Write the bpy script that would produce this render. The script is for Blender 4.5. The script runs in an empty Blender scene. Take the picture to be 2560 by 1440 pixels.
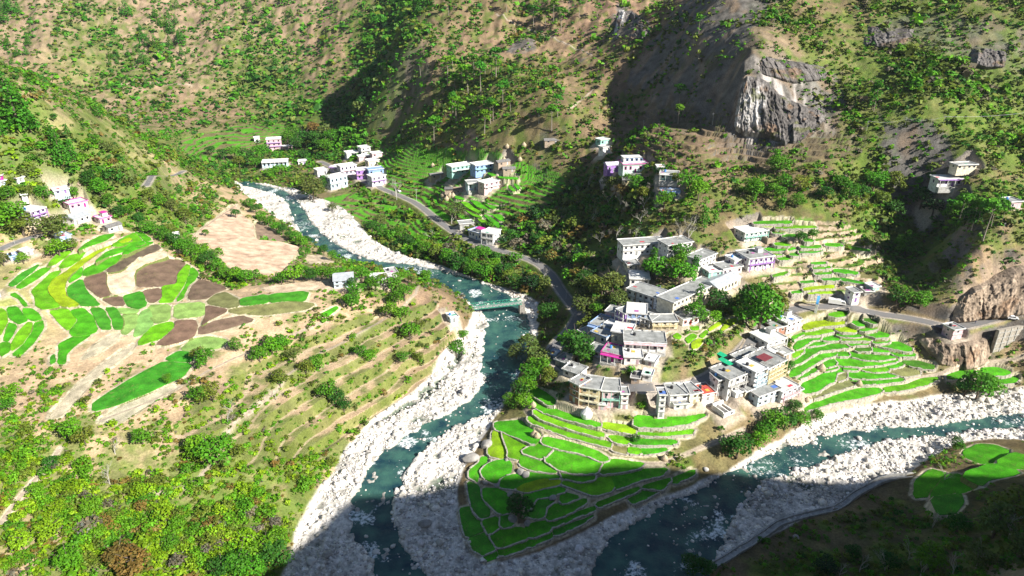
import bpy, math, random, bmesh
import numpy as np
from mathutils import Vector, Matrix
from math import radians, sin, cos, tan, pi

# ------------------------------------------------------------------ camera, sky, sun, exposure
SC = bpy.context.scene
COL = SC.collection
CAMZ, PITCH, FPX = 150.0, 24.0, 1730.0
cam_data = bpy.data.cameras.new("camera"); cam = bpy.data.objects.new("camera", cam_data); COL.objects.link(cam)
cam.location = (0, 0, CAMZ); cam.rotation_euler = (radians(90 - PITCH), 0, 0)
cam_data.sensor_width = 36; cam_data.lens = 36 * FPX / 2560; cam_data.clip_start = 1; cam_data.clip_end = 6000
SC.camera = cam
SUN_DIR = Vector((0.80, -0.60, 0)).normalized(); SUN_EL = radians(33.5)
to_sun = Vector((SUN_DIR.x * cos(SUN_EL), SUN_DIR.y * cos(SUN_EL), sin(SUN_EL)))
W = bpy.data.worlds.new("World"); SC.world = W; W.use_nodes = True
nt = W.node_tree; bgn = nt.nodes["Background"]; sky = nt.nodes.new("ShaderNodeTexSky")
sky.sky_type = 'NISHITA'; sky.sun_disc = False; sky.sun_elevation = SUN_EL
sky.sun_rotation = math.atan2(SUN_DIR.x, SUN_DIR.y)
sky.dust_density = 0.4; sky.ozone_density = 2.0
nt.links.new(sky.outputs[0], bgn.inputs[0]); bgn.inputs[1].default_value = 0.05
sun_d = bpy.data.lights.new("sun", 'SUN'); sun = bpy.data.objects.new("sun", sun_d); COL.objects.link(sun)
sun_d.energy = 5.0; sun_d.angle = radians(0.5); sun_d.color = (1.0, 0.955, 0.88)
sun.rotation_euler = to_sun.to_track_quat('Z', 'Y').to_euler(); sun.location = (300, -300, 400)
SC.view_settings.view_transform = 'Standard'; SC.view_settings.look = 'None'
SC.view_settings.gamma = 1.0; SC.view_settings.exposure = 1.1
SC.cycles.max_bounces = 4; SC.cycles.diffuse_bounces = 2; SC.cycles.glossy_bounces = 2
SC.cycles.transparent_max_bounces = 4

# ------------------------------------------------------------------ geometry of the view used to survey the valley
RX = np.array([1.0, 0, 0]); FW = np.array([0, cos(radians(PITCH)), -sin(radians(PITCH))]); UP = np.array([0, sin(radians(PITCH)), cos(radians(PITCH))])
def rays(p):
    p = np.atleast_2d(np.asarray(p, float))
    return FW + np.outer((p[:, 0] - 1280) / FPX, RX) + np.outer((720 - p[:, 1]) / FPX, UP)
def at_z(p, z):
    d = rays(p); t = (np.asarray(z) - CAMZ) / d[:, 2]; return np.c_[d[:, 0] * t, d[:, 1] * t, np.full(len(d), 1.0) * z]
def at_Y(p, Y):
    d = rays(p); t = np.asarray(Y) / d[:, 1]; return np.c_[d[:, 0] * t, d[:, 1] * t, CAMZ + d[:, 2] * t]

# ------------------------------------------------------------------ noise
def _hash(ix, iy, s):
    h = (ix.astype(np.int64) * 374761393 + iy.astype(np.int64) * 668265263 + s * 974634777) & 0x7fffffff
    h = ((h ^ (h >> 13)) * 1274126177) & 0x7fffffff
    return (h ^ (h >> 16)) & 0xffff
def pnoise(x, y, s=0):
    x = np.asarray(x, float); y = np.asarray(y, float)
    ix = np.floor(x); iy = np.floor(y); fx = x - ix; fy = y - iy
    u = fx * fx * (3 - 2 * fx); v = fy * fy * (3 - 2 * fy)
    def g(a, b):
        an = _hash(ix + a, iy + b, s) * (2 * pi / 65536)
        return np.cos(an) * (fx - a) + np.sin(an) * (fy - b)
    return ((g(0, 0) * (1 - u) + g(1, 0) * u) * (1 - v) + (g(0, 1) * (1 - u) + g(1, 1) * u) * v) * 1.5
def fbm(x, y, sc, octv=4, s=0, gain=0.5):
    r = 0; a = 1; t = 0
    for i in range(octv):
        r = r + a * pnoise(x / sc + 17.3 * i, y / sc - 9.1 * i, s + i); t += a; a *= gain; sc /= 2.03
    return r / t
def ridged(x, y, sc, octv=3, s=0):
    r = 0; a = 1; t = 0
    for i in range(octv):
        r = r + a * (1 - 2 * np.abs(pnoise(x / sc + 5.3 * i, y / sc + 3.1 * i, s + i))); t += a; a *= .5; sc /= 2.1
    return r / t
def sstep(a, b, x):
    t = np.clip((x - a) / (b - a), 0, 1); return t * t * (3 - 2 * t)

# ------------------------------------------------------------------ survey points of the terrain
# (px, py, height) or (px, py, 'Y', distance north)
CT = [
 # left river
 (650,480,5.5),(760,570,5),(900,655,4.4),(1080,690,4),(1270,800,3),(1240,950,2.4),(1100,1060,1.9),(900,1220,1.2),(930,1380,.6),(1050,1300,1.2),
 (560,430,6.2),(1180,740,3.8),(1330,770,4),(1330,900,4),
 # right river
 (1400,1420,.6),(1650,1330,.6),(1850,1220,1.2),(2100,1110,2.4),(2400,1060,3.4),(2560,1060,4.1),(2300,1030,4),(2540,990,5),(1950,1110,3),(1700,1440,.6),
 (1950,1260,2),(2200,1150,3),
 # tip with green plots
 (1220,1390,2.8),(1190,1250,3),(1300,1300,3.5),(1500,1260,4),(1650,1200,4.5),(1300,1180,4.6),(1500,1130,6.5),(1600,1060,9.5),(1450,1050,9),(1350,970,8.5),(1280,1050,5),
 (1700,1130,6),(1840,1100,6.5),(1290,1000,4),(1760,1060,9.5),
 # village spur
 (1430,1000,13),(1480,945,15),(1600,972,16.5),(1760,945,18),(1850,870,20),(1950,785,21.5),(1600,930,18.5),(1700,900,20.5),(1560,860,20.5),(1700,820,23.5),(1480,850,17.5),(1400,870,13),(1440,790,12),
 (1900,1000,13.5),(1980,960,14),(1850,1060,10),(1930,920,16.5),
 (1560,780,24),(1650,790,24),(1640,700,28),(1800,720,29),(1640,640,33),(1880,650,34),(1520,700,23),(1490,620,23),(1900,600,38),(1860,740,26),
 # road below the wooded slope
 (1150,590,9.5),(1340,655,10.5),(1400,725,11.3),(1000,490,10.5),(1260,700,5.5),(1100,640,6.5),(1420,620,17),(1400,560,22),
 # central terraces
 (900,470,9),(960,480,11),(1000,400,25),(1150,400,33),(1150,470,22),(1300,500,24),(1350,430,36),(1100,540,12),(1250,585,14.5),(900,400,15),(840,420,11),
 (820,500,7),(1500,500,36),(1500,420,47),(1420,480,32),
 # central hill
 (900,350,'Y',600),(960,300,'Y',600),(1200,300,'Y',495),(1200,200,'Y',560),(1280,100,'Y',625),(1300,0,'Y',690),(1100,100,'Y',620),(1100,0,'Y',690),
 (1060,160,'Y',600),(1020,250,'Y',600),(1015,150,'Y',612),(1030,60,'Y',655),(925,140,'Y',785),(1500,0,'Y',650),(1450,150,'Y',555),(1400,300,'Y',460),(1600,60,'Y',610),(1550,230,'Y',500),(1050,60,'Y',650),
 (940,200,'Y',735),(960,100,'Y',800),(880,250,'Y',730),
 # dark spur with cliff
 (1850,330,'Y',377),(1790,292,'Y',396),(1700,278,'Y',428),(1620,268,'Y',460),(1560,238,'Y',495),(1700,335,'Y',388),(1860,150,'Y',388),(1825,115,'Y',420),(1780,75,'Y',458),(1735,30,'Y',498),(1760,190,'Y',418),(1690,170,'Y',455),(1850,60,'Y',448),(1900,-20,'Y',480),(1870,335,'Y',375),(1950,345,'Y',366),(1930,180,'Y',388),
 (2010,300,'Y',374),(2080,200,'Y',392),(2000,60,'Y',440),(1690,10,'Y',545),(2090,310,'Y',366),
 # right hill
 (1650,430,'Y',350),(1750,360,'Y',368),(1600,330,'Y',400),(1800,450,'Y',338),(1850,540,47),(2000,420,'Y',344),(2100,500,'Y',322),(2300,50,'Y',432),(2500,150,'Y',388),(2500,0,'Y',431),
 (2300,200,'Y',378),(2300,330,'Y',347),(2540,300,'Y',353),(2400,450,'Y',322),(2540,500,'Y',310),(2540,600,'Y',272),(2330,620,'Y',304),(2220,600,'Y',316),(2300,560,'Y',327),(2440,600,'Y',270),(2450,530,'Y',286),(2400,660,'Y',268),(2000,600,'Y',300),
 (2100,560,44),(2050,700,28.5),(1950,700,29.5),(2200,700,'Y',279),(2380,700,'Y',273),(2480,740,'Y',262),
 (2050,768,22),(2200,784,22.5),(2380,818,23.5),(2560,798,25),
 (2000,810,17.5),(2150,830,16.5),(2000,960,11.5),(2150,930,10.2),(2300,950,8.7),(2200,1000,7.2),(2050,1030,7.6),(2320,870,13.5),(2440,880,13.5),(2440,930,8.5),(2550,930,9),(2540,870,15.5),
 # near right bank
 (2450,1160,8),(2560,1200,14),(2300,1190,6),(2560,1100,6),(2100,1280,3.5),(1830,1410,2),(2300,1300,6),(2560,1300,22),(2200,1400,8),(2560,1440,30),(2350,1440,15),(2000,1440,4),
 # left plateau
 (600,750,30),(200,700,34),(100,600,42),(400,900,26),(100,1000,28),(200,1100,26),(800,800,26),(820,700,28),(400,650,33),(250,600,40),(30,800,33),(700,860,24),
 (800,900,19.5),(1000,890,12),(1080,850,13),(1000,760,22),(1060,960,4),(900,1080,3.5),(810,1180,3),(740,1400,2),(600,1050,20),(700,1000,18),(600,1160,16),(500,1250,13),(300,1400,13),(100,1300,20),
 (0,1440,20),(200,1440,14),(450,1440,9),(620,1390,5),(720,1130,10),(900,970,12),(950,700,27),(1080,730,22),(1160,800,11),(0,1150,27),
 (650,610,17),(740,640,15),(560,560,19),(600,700,26),(620,540,15),(800,650,14),(850,670,20),(480,580,25),(730,560,7),
 # left spur
 (450,500,31),(560,500,20),(200,500,50),(300,400,63),(100,400,70),(0,480,60),(0,300,'Y',335),(0,165,'Y',372),(110,220,'Y',392),(230,270,'Y',420),(330,330,'Y',445),(450,400,36),(570,470,'Y',465),(350,450,48),
 # far valley and far hill
 (600,340,13),(500,300,'Y',715),(500,200,'Y',800),(500,100,'Y',880),(500,0,'Y',960),(100,100,'Y',830),(100,0,'Y',900),(300,150,'Y',830),(700,350,11),(700,250,'Y',770),(750,120,'Y',860),
 (900,20,'Y',880),(830,180,'Y',800),(650,420,6.5),(760,400,9),(480,350,15),(560,380,9),(300,0,'Y',930),(700,0,'Y',940),(850,320,'Y',660),(780,300,'Y',690),
]
# foot of the shade that the ridge behind the right shoulder lays over the river, and the crest that casts it
SHADE_EDGE = np.array([at_z([(a, b)], z)[0] for a, b, z in [(600,1470,5),(700,1405,2),(780,1352,1.5),(850,1264,1.3),(900,1242,1.2),(1000,1243,1.3),(1090,1225,1.6),(1169,1203,3.2),(1260,1195,4.3),(1400,1190,4.8),(1530,1163,5.4),(1620,1168,5),(1700,1172,4.5),
 (1780,1180,3),(1850,1187,1.5),(1908,1198,1.6),(2036,1205,2.4),(2120,1218,3),(2200,1195,4),(2271,1186,6),(2330,1196,7),(2456,1203,8.5),(2560,1188,10),(2700,1180,13)]])
SHADE_CREST = []
for e in SHADE_EDGE:
    d = (e[1] - 10) / 0.6; SHADE_CREST.append((e[0] + .8 * d, 10.0, e[2] + 6 + d * tan(SUN_EL)))
_c = SHADE_EDGE[:, 0] * .6 + SHADE_EDGE[:, 1] * .8; _a = SHADE_EDGE[:, 0] * .8 - SHADE_EDGE[:, 1] * .6; _o = np.argsort(_c)
def sun_limit(x, y):
    """height up to which the near ridge may rise without shading more than the foot of its shade"""
    c = x * .6 + y * .8; a = x * .8 - y * .6; ae = np.interp(c, _c[_o], _a[_o]); ze = np.interp(c, _c[_o], SHADE_EDGE[_o, 2])
    return np.where(a - ae > 25, ze + (a - ae) * tan(SUN_EL), 1e4)
P = []
for c in CT:
    P.append(at_Y([c[:2]], c[3])[0] if c[2] == 'Y' else at_z([c[:2]], c[2])[0])
# survey points given directly (outside or hidden from the view): behind the left spur, behind the hills, the shading ridge on the near right
P += [np.array(q, float) for q in [
 (-330,520,35),(-260,540,18),(-420,560,40),(-330,620,22),(-200,580,10),(-450,480,80),(-550,450,120),(-600,600,70),(-600,300,90),(-350,250,50),(-300,150,35),(-250,60,30),
 (-700,800,90),(-600,1100,190),(-200,1150,190),(200,1000,230),(500,900,260),(700,700,250),(0,850,180),(100,720,135),(250,620,160),(350,500,150),(450,450,170),(600,400,220),(420,330,130),
 (400,260,95),(330,200,70),(500,200,130),(300,800,210),
 (120,95,42),(260,150,58),(0,40,60),(-60,30,38),(-120,40,36),(-150,-60,90),(0,-60,118),(-30,0,96),(30,8,108),(60,8,112),(10,-10,108),(-30,-25,100),
 (400,120,110),(275,45,150),(-150,-180,150),(0,-260,260),(300,-260,330),(600,-200,380),(-500,-200,180),(700,100,330),(-600,0,120),(900,400,400),(900,-250,450)]]
P += [np.array(q) for q in SHADE_CREST]
P = np.array(P)
def tps_fit(P, z, lam=0.0):
    n = len(P); X = P[:, :2] / 300.
    r2 = ((X[:, None] - X[None]) ** 2).sum(-1); K = 0.5 * r2 * np.log(r2 + 1e-12) + lam * np.eye(n)
    Q = np.c_[np.ones(n), X]; A = np.block([[K, Q], [Q.T, np.zeros((3, 3))]])
    return X, np.linalg.solve(A, np.r_[z, np.zeros(3)])
def tps_eval(m, x, y):
    X, w = m; s = x.shape; q = np.c_[x.ravel(), y.ravel()] / 300.; out = np.empty(len(q))
    for i in range(0, len(q), 20000):
        a = q[i:i + 20000]; r2 = ((a[:, None] - X[None]) ** 2).sum(-1)
        out[i:i + 20000] = (0.5 * r2 * np.log(r2 + 1e-12)) @ w[:-3] + w[-3] + a @ w[-2:]
    return out.reshape(s)
TP = tps_fit(P, P[:, 2], 2e-4)
GX0, GY0, GST = -1000, -340, 5.0
gxs = np.arange(GX0, 1001, GST); gys = np.arange(GY0, 1301, GST)
GXX, GYY = np.meshgrid(gxs, gys)
ZC = tps_eval(TP, GXX, GYY)
def bil(G, x, y, x0=GX0, y0=GY0, st=GST):
    u = np.clip((x - x0) / st, 0, G.shape[1] - 1.001); v = np.clip((y - y0) / st, 0, G.shape[0] - 1.001)
    i = u.astype(int); j = v.astype(int); a = u - i; b = v - j
    return (G[j, i] * (1 - a) + G[j, i + 1] * a) * (1 - b) + (G[j + 1, i] * (1 - a) + G[j + 1, i + 1] * a) * b
# river level
RV = [(560,430,6.2),(650,480,5.5),(760,570,5),(900,655,4.4),(1080,690,4),(1270,800,3),(1240,950,2.4),(1100,1060,1.9),(900,1220,1.2),(930,1380,.6),(1400,1430,.5),(1650,1340,.6),(1850,1220,1.2),(2100,1110,2.4),(2400,1060,3.4),(2560,1060,4.1)]
RVP = np.array([at_z([c[:2]], c[2])[0] for c in RV]); RVm = tps_fit(RVP, RVP[:, 2], 0.02)
ZR = tps_eval(RVm, GXX, GYY)
def river_z(x, y): return bil(ZR, x, y)

def inpoly(x, y, poly):
    poly = np.asarray(poly); r = np.zeros(np.shape(x), bool); n = len(poly)
    for i in range(n):
        x1, y1 = poly[i][:2]; x2, y2 = poly[i - 1][:2]
        if y1 == y2: continue
        c = (y1 > y) != (y2 > y)
        r ^= c & (x < (x2 - x1) * (y - y1) / (y2 - y1) + x1)
    return r
def edge_dist(x, y, poly, closed=True):
    poly = np.asarray(poly); d = np.full(np.shape(x), 1e9); n = len(poly)
    for i in range(0 if closed else 1, n):
        a = poly[i - 1][:2]; b = poly[i][:2]; ab = b - a; L = (ab ** 2).sum() + 1e-9
        t = np.clip(((x - a[0]) * ab[0] + (y - a[1]) * ab[1]) / L, 0, 1)
        d = np.minimum(d, (x - a[0] - t * ab[0]) ** 2 + (y - a[1] - t * ab[1]) ** 2)
    return np.sqrt(d)
def smooth_poly(p, n=2):
    p = np.asarray(p, float)
    for k in range(min(n, 1)):
        q = np.roll(p, -1, 0); p = np.stack([.86 * p + .14 * q, .14 * p + .86 * q], 1).reshape(-1, p.shape[1])
    return p
def smooth_line(p, n=2):
    p = np.asarray(p, float)
    for _ in range(n):
        a = p[:-1]; b = p[1:]; m = np.stack([.75 * a + .25 * b, .25 * a + .75 * b], 1).reshape(-1, p.shape[1])
        p = np.vstack([p[:1], m[1:-1], p[-1:]])
    return p
# ------------------------------------------------------------------ buildings: base line of the front wall (left and right end, survey pixels), depth m, wall height in pixels
WC = dict(white=(.80,.80,.79), cream=(.76,.70,.54), pink=(.74,.52,.56), magenta=(.66,.05,.38), purple=(.42,.24,.62), blue=(.30,.45,.75), sky=(.56,.70,.80), teal=(.34,.62,.54), grey=(.46,.46,.44), stone=(.40,.32,.25), brick=(.40,.20,.14), lavender=(.68,.64,.78), yellow=(.64,.56,.34), mint=(.62,.78,.70))
# label | xL yL xR yR depth px_height storeys | wall accent roof flags   flags: v veranda, b balconies, p posts on the roof, t tank, s stair room, g gable, n no side windows, u ruin
HS = """white flat-roofed house with dark openings beside the left end of the bazaar road|1407 938 1446 952 6 15 1|white grey flat p
small white roadside room above the left end of the bazaar|1372 898 1388 902 4 12 1|white blue white
pale low house between the roadside room and the left end of the bazaar|1388 912 1414 922 6 13 1|grey white flat s
three-storey house with bare red brick front at the left corner of the bazaar row|1423 1000 1446 1012 9 46 3|brick white flat p
long yellow house with a big dark archway right of the brick one|1447 1012 1497 1020 8 44 3|yellow cream flat b
pink and teal house with balconies in the middle of the bazaar row|1503 1014 1548 1016 8 36 2|pink teal flat b
narrow white three-storey house right of the pink and teal one|1551 1022 1569 1022 7 36 3|white pink flat
tiny pink shed below the pink and teal house|1495 1024 1515 1026 4 13 1|pink white white
tall thin white tower house standing alone on the bazaar's lower edge|1644 1043 1660 1043 6 54 4|white grey flat
long white two-storey house with grey roof right of the thin tower|1674 1016 1720 1013 7 27 2|white grey flat p
cream house joined to the right end of the long white one by the tower|1721 1013 1750 1006 7 25 2|cream yellow flat
little white shed below the long white house|1685 1024 1721 1021 4 12 1|white grey flat
white house with a red roof sheet right of the cream house|1754 1004 1784 998 6 17 2|white grey red
roofless white ruin on the bare slope below the bazaar|1809 1044 1836 1034 6 16 1|white stone none u
narrow white house at the left end of the upper bazaar block|1792 980 1814 976 6 28 2|white grey flat
two-storey grey-roofed house with dark balconies in the upper bazaar block|1818 985 1876 962 9 34 2|white grey flat bp
tall white and pale blue building with a big white roof and green awning|1881 978 1908 966 15 46 4|white sky white bt
four-storey building with yellow and brown columns at the right end of the bazaar|1910 968 1956 944 10 44 4|cream yellow flat bp
broad grey-roofed shop along the road behind the building with the green awning|1868 926 1920 904 8 14 1|grey white flat p
blue and white house with two grey roofs below the right end of the bazaar|1892 1018 1946 998 9 26 2|sky white flat s
white house with several terraces above the river right of the blue and white one|1951 1008 1990 990 9 26 2|white pink white bt
tiny grey hut at the right edge of the village above the plots|1990 990 2003 985 4 12 1|grey white flat
low stone hut between the bazaar and the right-hand plots|1956 902 1979 894 5 14 1|stone white flat
white house with a pale roof halfway up the bazaar road|1915 882 1960 868 9 24 2|white grey white bs
brown-fronted shop with a dark roof near the top of the bazaar road|1936 836 1962 830 6 15 1|brick grey flat
large white house with roof tanks at the top of the bazaar road|1964 836 1998 824 9 26 2|white pink white tps
white L-shaped house with a grey terrace west of the cream house|1473 826 1526 842 10 16 1|white blue flat vp
white block with a stained grey roof below the L-shaped house|1478 850 1515 864 8 20 1|white blue flat p
dark green roofed low house at the left edge of the upper cluster|1446 838 1474 852 7 11 1|white teal flat
cream house with two small windows in the middle of the upper cluster|1528 850 1574 858 8 22 1|cream grey white n
large white house with a dark grey roof and a recessed porch|1560 876 1662 882 9 22 1|white pink flat vp
white house with pink roof trim and a dark veranda|1504 900 1557 912 7 20 1|white magenta flat vp
white house with pale roof joined to the pink-trimmed one|1560 910 1604 912 7 18 1|white pink white
small shaded house left of the pink-trimmed house|1468 884 1499 896 5 14 1|lavender grey flat
small white and pink house at the back left of the upper cluster|1514 792 1540 798 6 14 1|pink white flat
purple-fronted house with a dark veranda behind the upper cluster|1541 800 1562 812 7 26 2|purple white flat b
white-roofed house with blue side walls below the school|1566 808 1614 812 9 26 2|blue white white b
long old house with a grey slab roof below the school|1602 812 1626 820 6 17 2|cream grey flat b
old house with orange dotted walls and an open gallery|1630 823 1692 822 6 18 2|cream yellow flat bn
white house with red windows at the right end below the school|1706 816 1746 808 6 16 1|white red flat
long white hostel block with two storeys above the school|1557 641 1665 633 8 26 2|white grey flat
smaller white hostel block right of the long one|1668 637 1729 627 8 22 2|white grey flat
cream classroom with a grey roof at the left of the school yard|1568 676 1597 674 6 13 1|cream grey flat
bright white hall left of the school yard|1574 714 1622 716 9 17 1|white cream white
low grey-roofed shed among trees in the school yard|1650 668 1693 662 5 11 1|lavender grey flat
pink classroom behind the tall school trees|1716 686 1752 678 5 12 1|pink grey flat
white two-storey quarters right of the school trees|1746 672 1788 654 7 20 2|white grey flat
white annex with purple doors left of the terrace house|1834 668 1864 662 6 16 1|white purple white
big white house with purple trim and a wide front terrace|1869 676 1930 668 10 28 2|white purple flat sb
grey-roofed white house in front of the terrace house|1806 690 1853 682 7 16 1|white pink flat
small turquoise room beside the grey-roofed white house|1771 694 1802 690 5 13 1|teal sky white
old white house on the terraces above the right side of the school|1860 604 1916 596 8 20 2|white teal white b
low brown ruin right of the old white house on the terraces|1919 601 1954 595 5 8 1|stone grey none u
white and violet kiosk standing by the right road junction|2129 756 2147 754 5 24 2|white purple flat
tiny grey hut in shade behind the kiosk|2161 738 2181 738 4 9 1|grey white flat
tiny turquoise hut in shade behind the kiosk|2180 728 2197 725 4 9 1|teal white white
pink and grey two-storey house on the cliff edge by the right road|2378 850 2402 846 5 25 2|pink grey flat
white house with purple porch alone on the right hillside|2341 467 2417 466 6 19 1|white purple white v
cream shed above the purple-porch house on the right hillside|2392 424 2440 422 5 10 1|cream grey flat
small red and pink house at the right edge on the hillside|2522 523 2550 521 6 17 1|pink red flat
small grey roofed hut on the shaded right hillside|2319 492 2346 493 5 8 1|grey white flat
green-walled hut on the brown terraces|1501 363 1522 360 5 12 1|teal white mint
white hut just below the green-walled one|1507 383 1525 381 5 13 1|white grey grey
vivid purple house left of the big white one on the brown terraces|1518 431 1551 429 6 17 1|purple white lavender g
big white house with a row of windows and a red line under its terrace|1557 432 1619 430 9 20 1|mint magenta white
old yellow house with a broken slate roof below the big white house|1557 458 1621 459 5 8 1|yellow stone slate g
smaller old yellow house behind the broken-roofed one|1576 447 1612 447 4 7 1|yellow stone slate g
white and turquoise house with a long porch on the brown terraces' right|1649 450 1693 453 6 16 1|teal white flat v
tiny white room above the house with the long porch|1643 426 1660 426 4 8 1|white grey white
white house half hidden by trees below the long-porch house|1653 491 1698 492 5 12 1|white blue white v
turquoise farmhouse among the central green terraces|1130 438 1183 430 8 19 2|teal white white b
bright blue farmhouse beside the turquoise one|1189 434 1232 428 8 19 2|blue teal white b
grey-roofed farmhouse below the turquoise one|1170 476 1206 473 7 17 1|sky grey flat v
pink and white farmhouse on the central terraces|1211 478 1248 470 7 18 2|pink white white b
low stone barn left of the turquoise farmhouse|1078 448 1109 444 5 9 1|stone white slate g
old stone house above the blue farmhouse|1246 416 1276 411 5 9 1|stone white slate g
low slate-roofed barn right of the blue farmhouse|1258 430 1288 429 5 7 1|stone grey slate g
group of low stone walls and barns above the central road|1112 482 1158 481 6 9 1|stone grey slate u
white two-storey house at the lower bend of the central road|1205 606 1234 611 9 24 2|white grey white b
white house with a magenta roof sheet on the central road|1172 592 1203 602 7 16 1|white blue white
slate-roofed house behind the magenta-roofed one|1150 572 1184 569 6 11 1|grey white flat
tall pink house high in the far hamlet|669 376 705 374 9 26 3|pink purple white b
tiny white hut left of the tall pink house|636 353 650 352 5 8 1|white grey white
low pink house right of the tall pink one|712 376 731 373 6 8 1|pink lavender white
long white and blue house at the foot of the far hamlet|657 420 720 417 8 14 1|sky white white v
small white room with a purple opening beside the far road|746 411 766 410 6 7 1|white purple white
white house at the top left of the far village|868 398 896 395 8 14 1|white teal white
white two-storey house at the top right of the far village|904 387 927 384 8 16 2|white grey white b
small red-fronted house below the white two-storey one|898 402 927 399 6 9 1|pink red white
small pinkish stone house at the edge of the far terraces|931 394 956 391 6 9 1|pink stone white
pale stone house in the upper middle of the far village|922 417 949 413 7 13 1|cream stone white
white house with a purple gallery beside the far road|826 431 851 435 7 14 1|lavender purple white v
wide white and lavender two-storey house in the far village|853 440 893 434 8 22 2|lavender pink white b
pale house at the left end of the far village|795 443 820 439 7 16 1|white pink white
purple and pink two-storey house in the far village|893 449 919 447 8 22 2|purple pink lavender b
bright blue-roofed house at the right of the far village|923 441 960 437 8 15 1|blue sky blue
purple-balconied white house at the lower right of the far village|931 464 966 458 8 20 2|lavender purple white b
sky blue two-storey house at the bottom of the far village|828 475 870 466 9 28 2|sky white white b
tiny red house at the left picture edge above the left hamlet|-6 447 6 446 5 7 1|magenta white white
small white house at the left picture edge above the left hamlet|-2 463 17 459 5 8 1|sky white white
tiny white hut above the trees of the left hamlet|44 455 61 451 5 8 1|white lavender white
long white house with purple roof line behind a round tree|137 487 174 481 5 9 1|sky purple white
tiny green-roofed hut among trees of the left hamlet|55 495 69 493 4 7 1|white grey mint
white house with purple stripes at the left of the left hamlet|81 551 118 539 9 20 2|lavender purple white bt
white house with a magenta roof edge in the left hamlet|176 526 221 516 7 14 1|white magenta white
white house with a pale blue pitched roof in the left hamlet|188 563 227 550 8 15 1|white sky tin g
small white house with a magenta porch roof in the left hamlet|252 560 280 553 6 12 1|white magenta white
white house with a dark tin roof at the edge of the plateau plots|273 583 307 573 5 13 1|white lavender slate g
pale blue house below the big round tree|154 607 180 600 6 13 1|sky blue white
small blue house beside the lowest left trees|28 653 46 649 5 10 1|sky blue white
small white house right of the lowest left trees|63 641 84 635 5 10 1|white lavender white
blue wall of a house cut by the left picture edge|-12 746 3 742 5 26 2|sky blue white
tiny tan hut beside the belt of trees by the tan field|434 597 448 595 4 8 1|cream white white
blue and white farmhouse with a grey tin roof on the plateau tip|836 721 884 717 9 18 2|sky white tin g
white farmhouse with a dark roof opening among trees on the plateau tip|925 713 962 712 7 12 1|white lavender white
white farmhouse at the far edge of the plateau tip|970 697 994 693 6 12 1|white grey grey
small blue hut at the left end of the bridge path|1127 808 1145 804 5 12 1|sky white white
small white shed below the houses with pink trim, by the bare bank|1606 946 1628 950 4 10 1|white grey white
low tan shed under the small white one by the bare bank|1578 952 1598 955 4 8 1|stone grey slate
white lean-to between the purple-fronted house and the cream house|1512 818 1534 826 4 10 1|white grey white
grey-roofed outhouse at the right of the red-windowed house|1752 800 1774 792 4 10 1|cream grey flat
little white house squeezed below the halfway house of the bazaar road|1918 896 1938 889 4 12 1|white teal white
tiny white room below the grey-roofed house with dark balconies|1838 996 1858 990 4 12 1|white grey white
tiny cream room right of the one below the dark balconies|1862 992 1882 984 4 12 1|cream grey flat
narrow pink house behind the long yellow one|1500 985 1518 986 5 14 1|pink white flat
small white house at the outer edge of the upper cluster's terrace|1612 912 1636 918 5 12 1|white pink white
grey cement room at the far right end of the bazaar road|1972 812 1988 806 5 12 1|grey white flat
low slate hut above the central terraces|1362 358 1398 357 5 6 1|stone grey slate g"""
SCHOOL = [(1566,752,1677,789,9,30,'white'),(1680,790,1790,738,8,31,'cream'),(1792,740,1850,712,8,20,'cream')]
# ------------------------------------------------------------------ outlines of the river bed and the water (survey pixels)
RBED = [(585,455),(660,458),(740,470),(790,495),(850,515),(890,545),(930,595),(1000,635),(1100,665),(1180,695),(1250,720),(1330,745),(1345,770),(1345,850),(1300,905),(1290,960),(1262,1010),(1240,1045),(1215,1085),(1195,1120),
 (1160,1170),(1142,1230),(1145,1290),(1165,1350),(1200,1400),(1240,1418),(1300,1405),(1400,1365),(1500,1315),(1620,1262),(1700,1235),(1780,1195),(1850,1165),(1900,1130),(1990,1085),(2060,1050),(2150,1025),(2300,1005),(2400,990),(2700,960),
 (2700,1120),(2480,1100),(2400,1110),(2330,1150),(2270,1190),(2180,1215),(2090,1275),(1990,1312),(1900,1352),(1800,1405),(1770,1440),(1720,1520),(650,1520),(715,1440),(730,1390),(740,1340),(770,1280),(800,1230),(830,1190),(862,1130),(920,1070),(980,1020),(1040,980),
 (1080,940),(1110,900),(1170,840),(1185,790),(1160,755),(1110,715),(1070,690),(1000,668),(930,662),(870,652),(850,625),(800,612),(740,578),(680,548),(640,520),(600,490)]
def ribbon(cl):
    cl = smooth_line(cl, 2); p = cl[:, :2]; t = np.gradient(p, axis=0); t /= np.linalg.norm(t, axis=1)[:, None]; nrm = np.c_[-t[:, 1], t[:, 0]]
    h = cl[:, 2:3] / 2; return np.vstack([p + nrm * h, (p - nrm * h)[::-1]])
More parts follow.
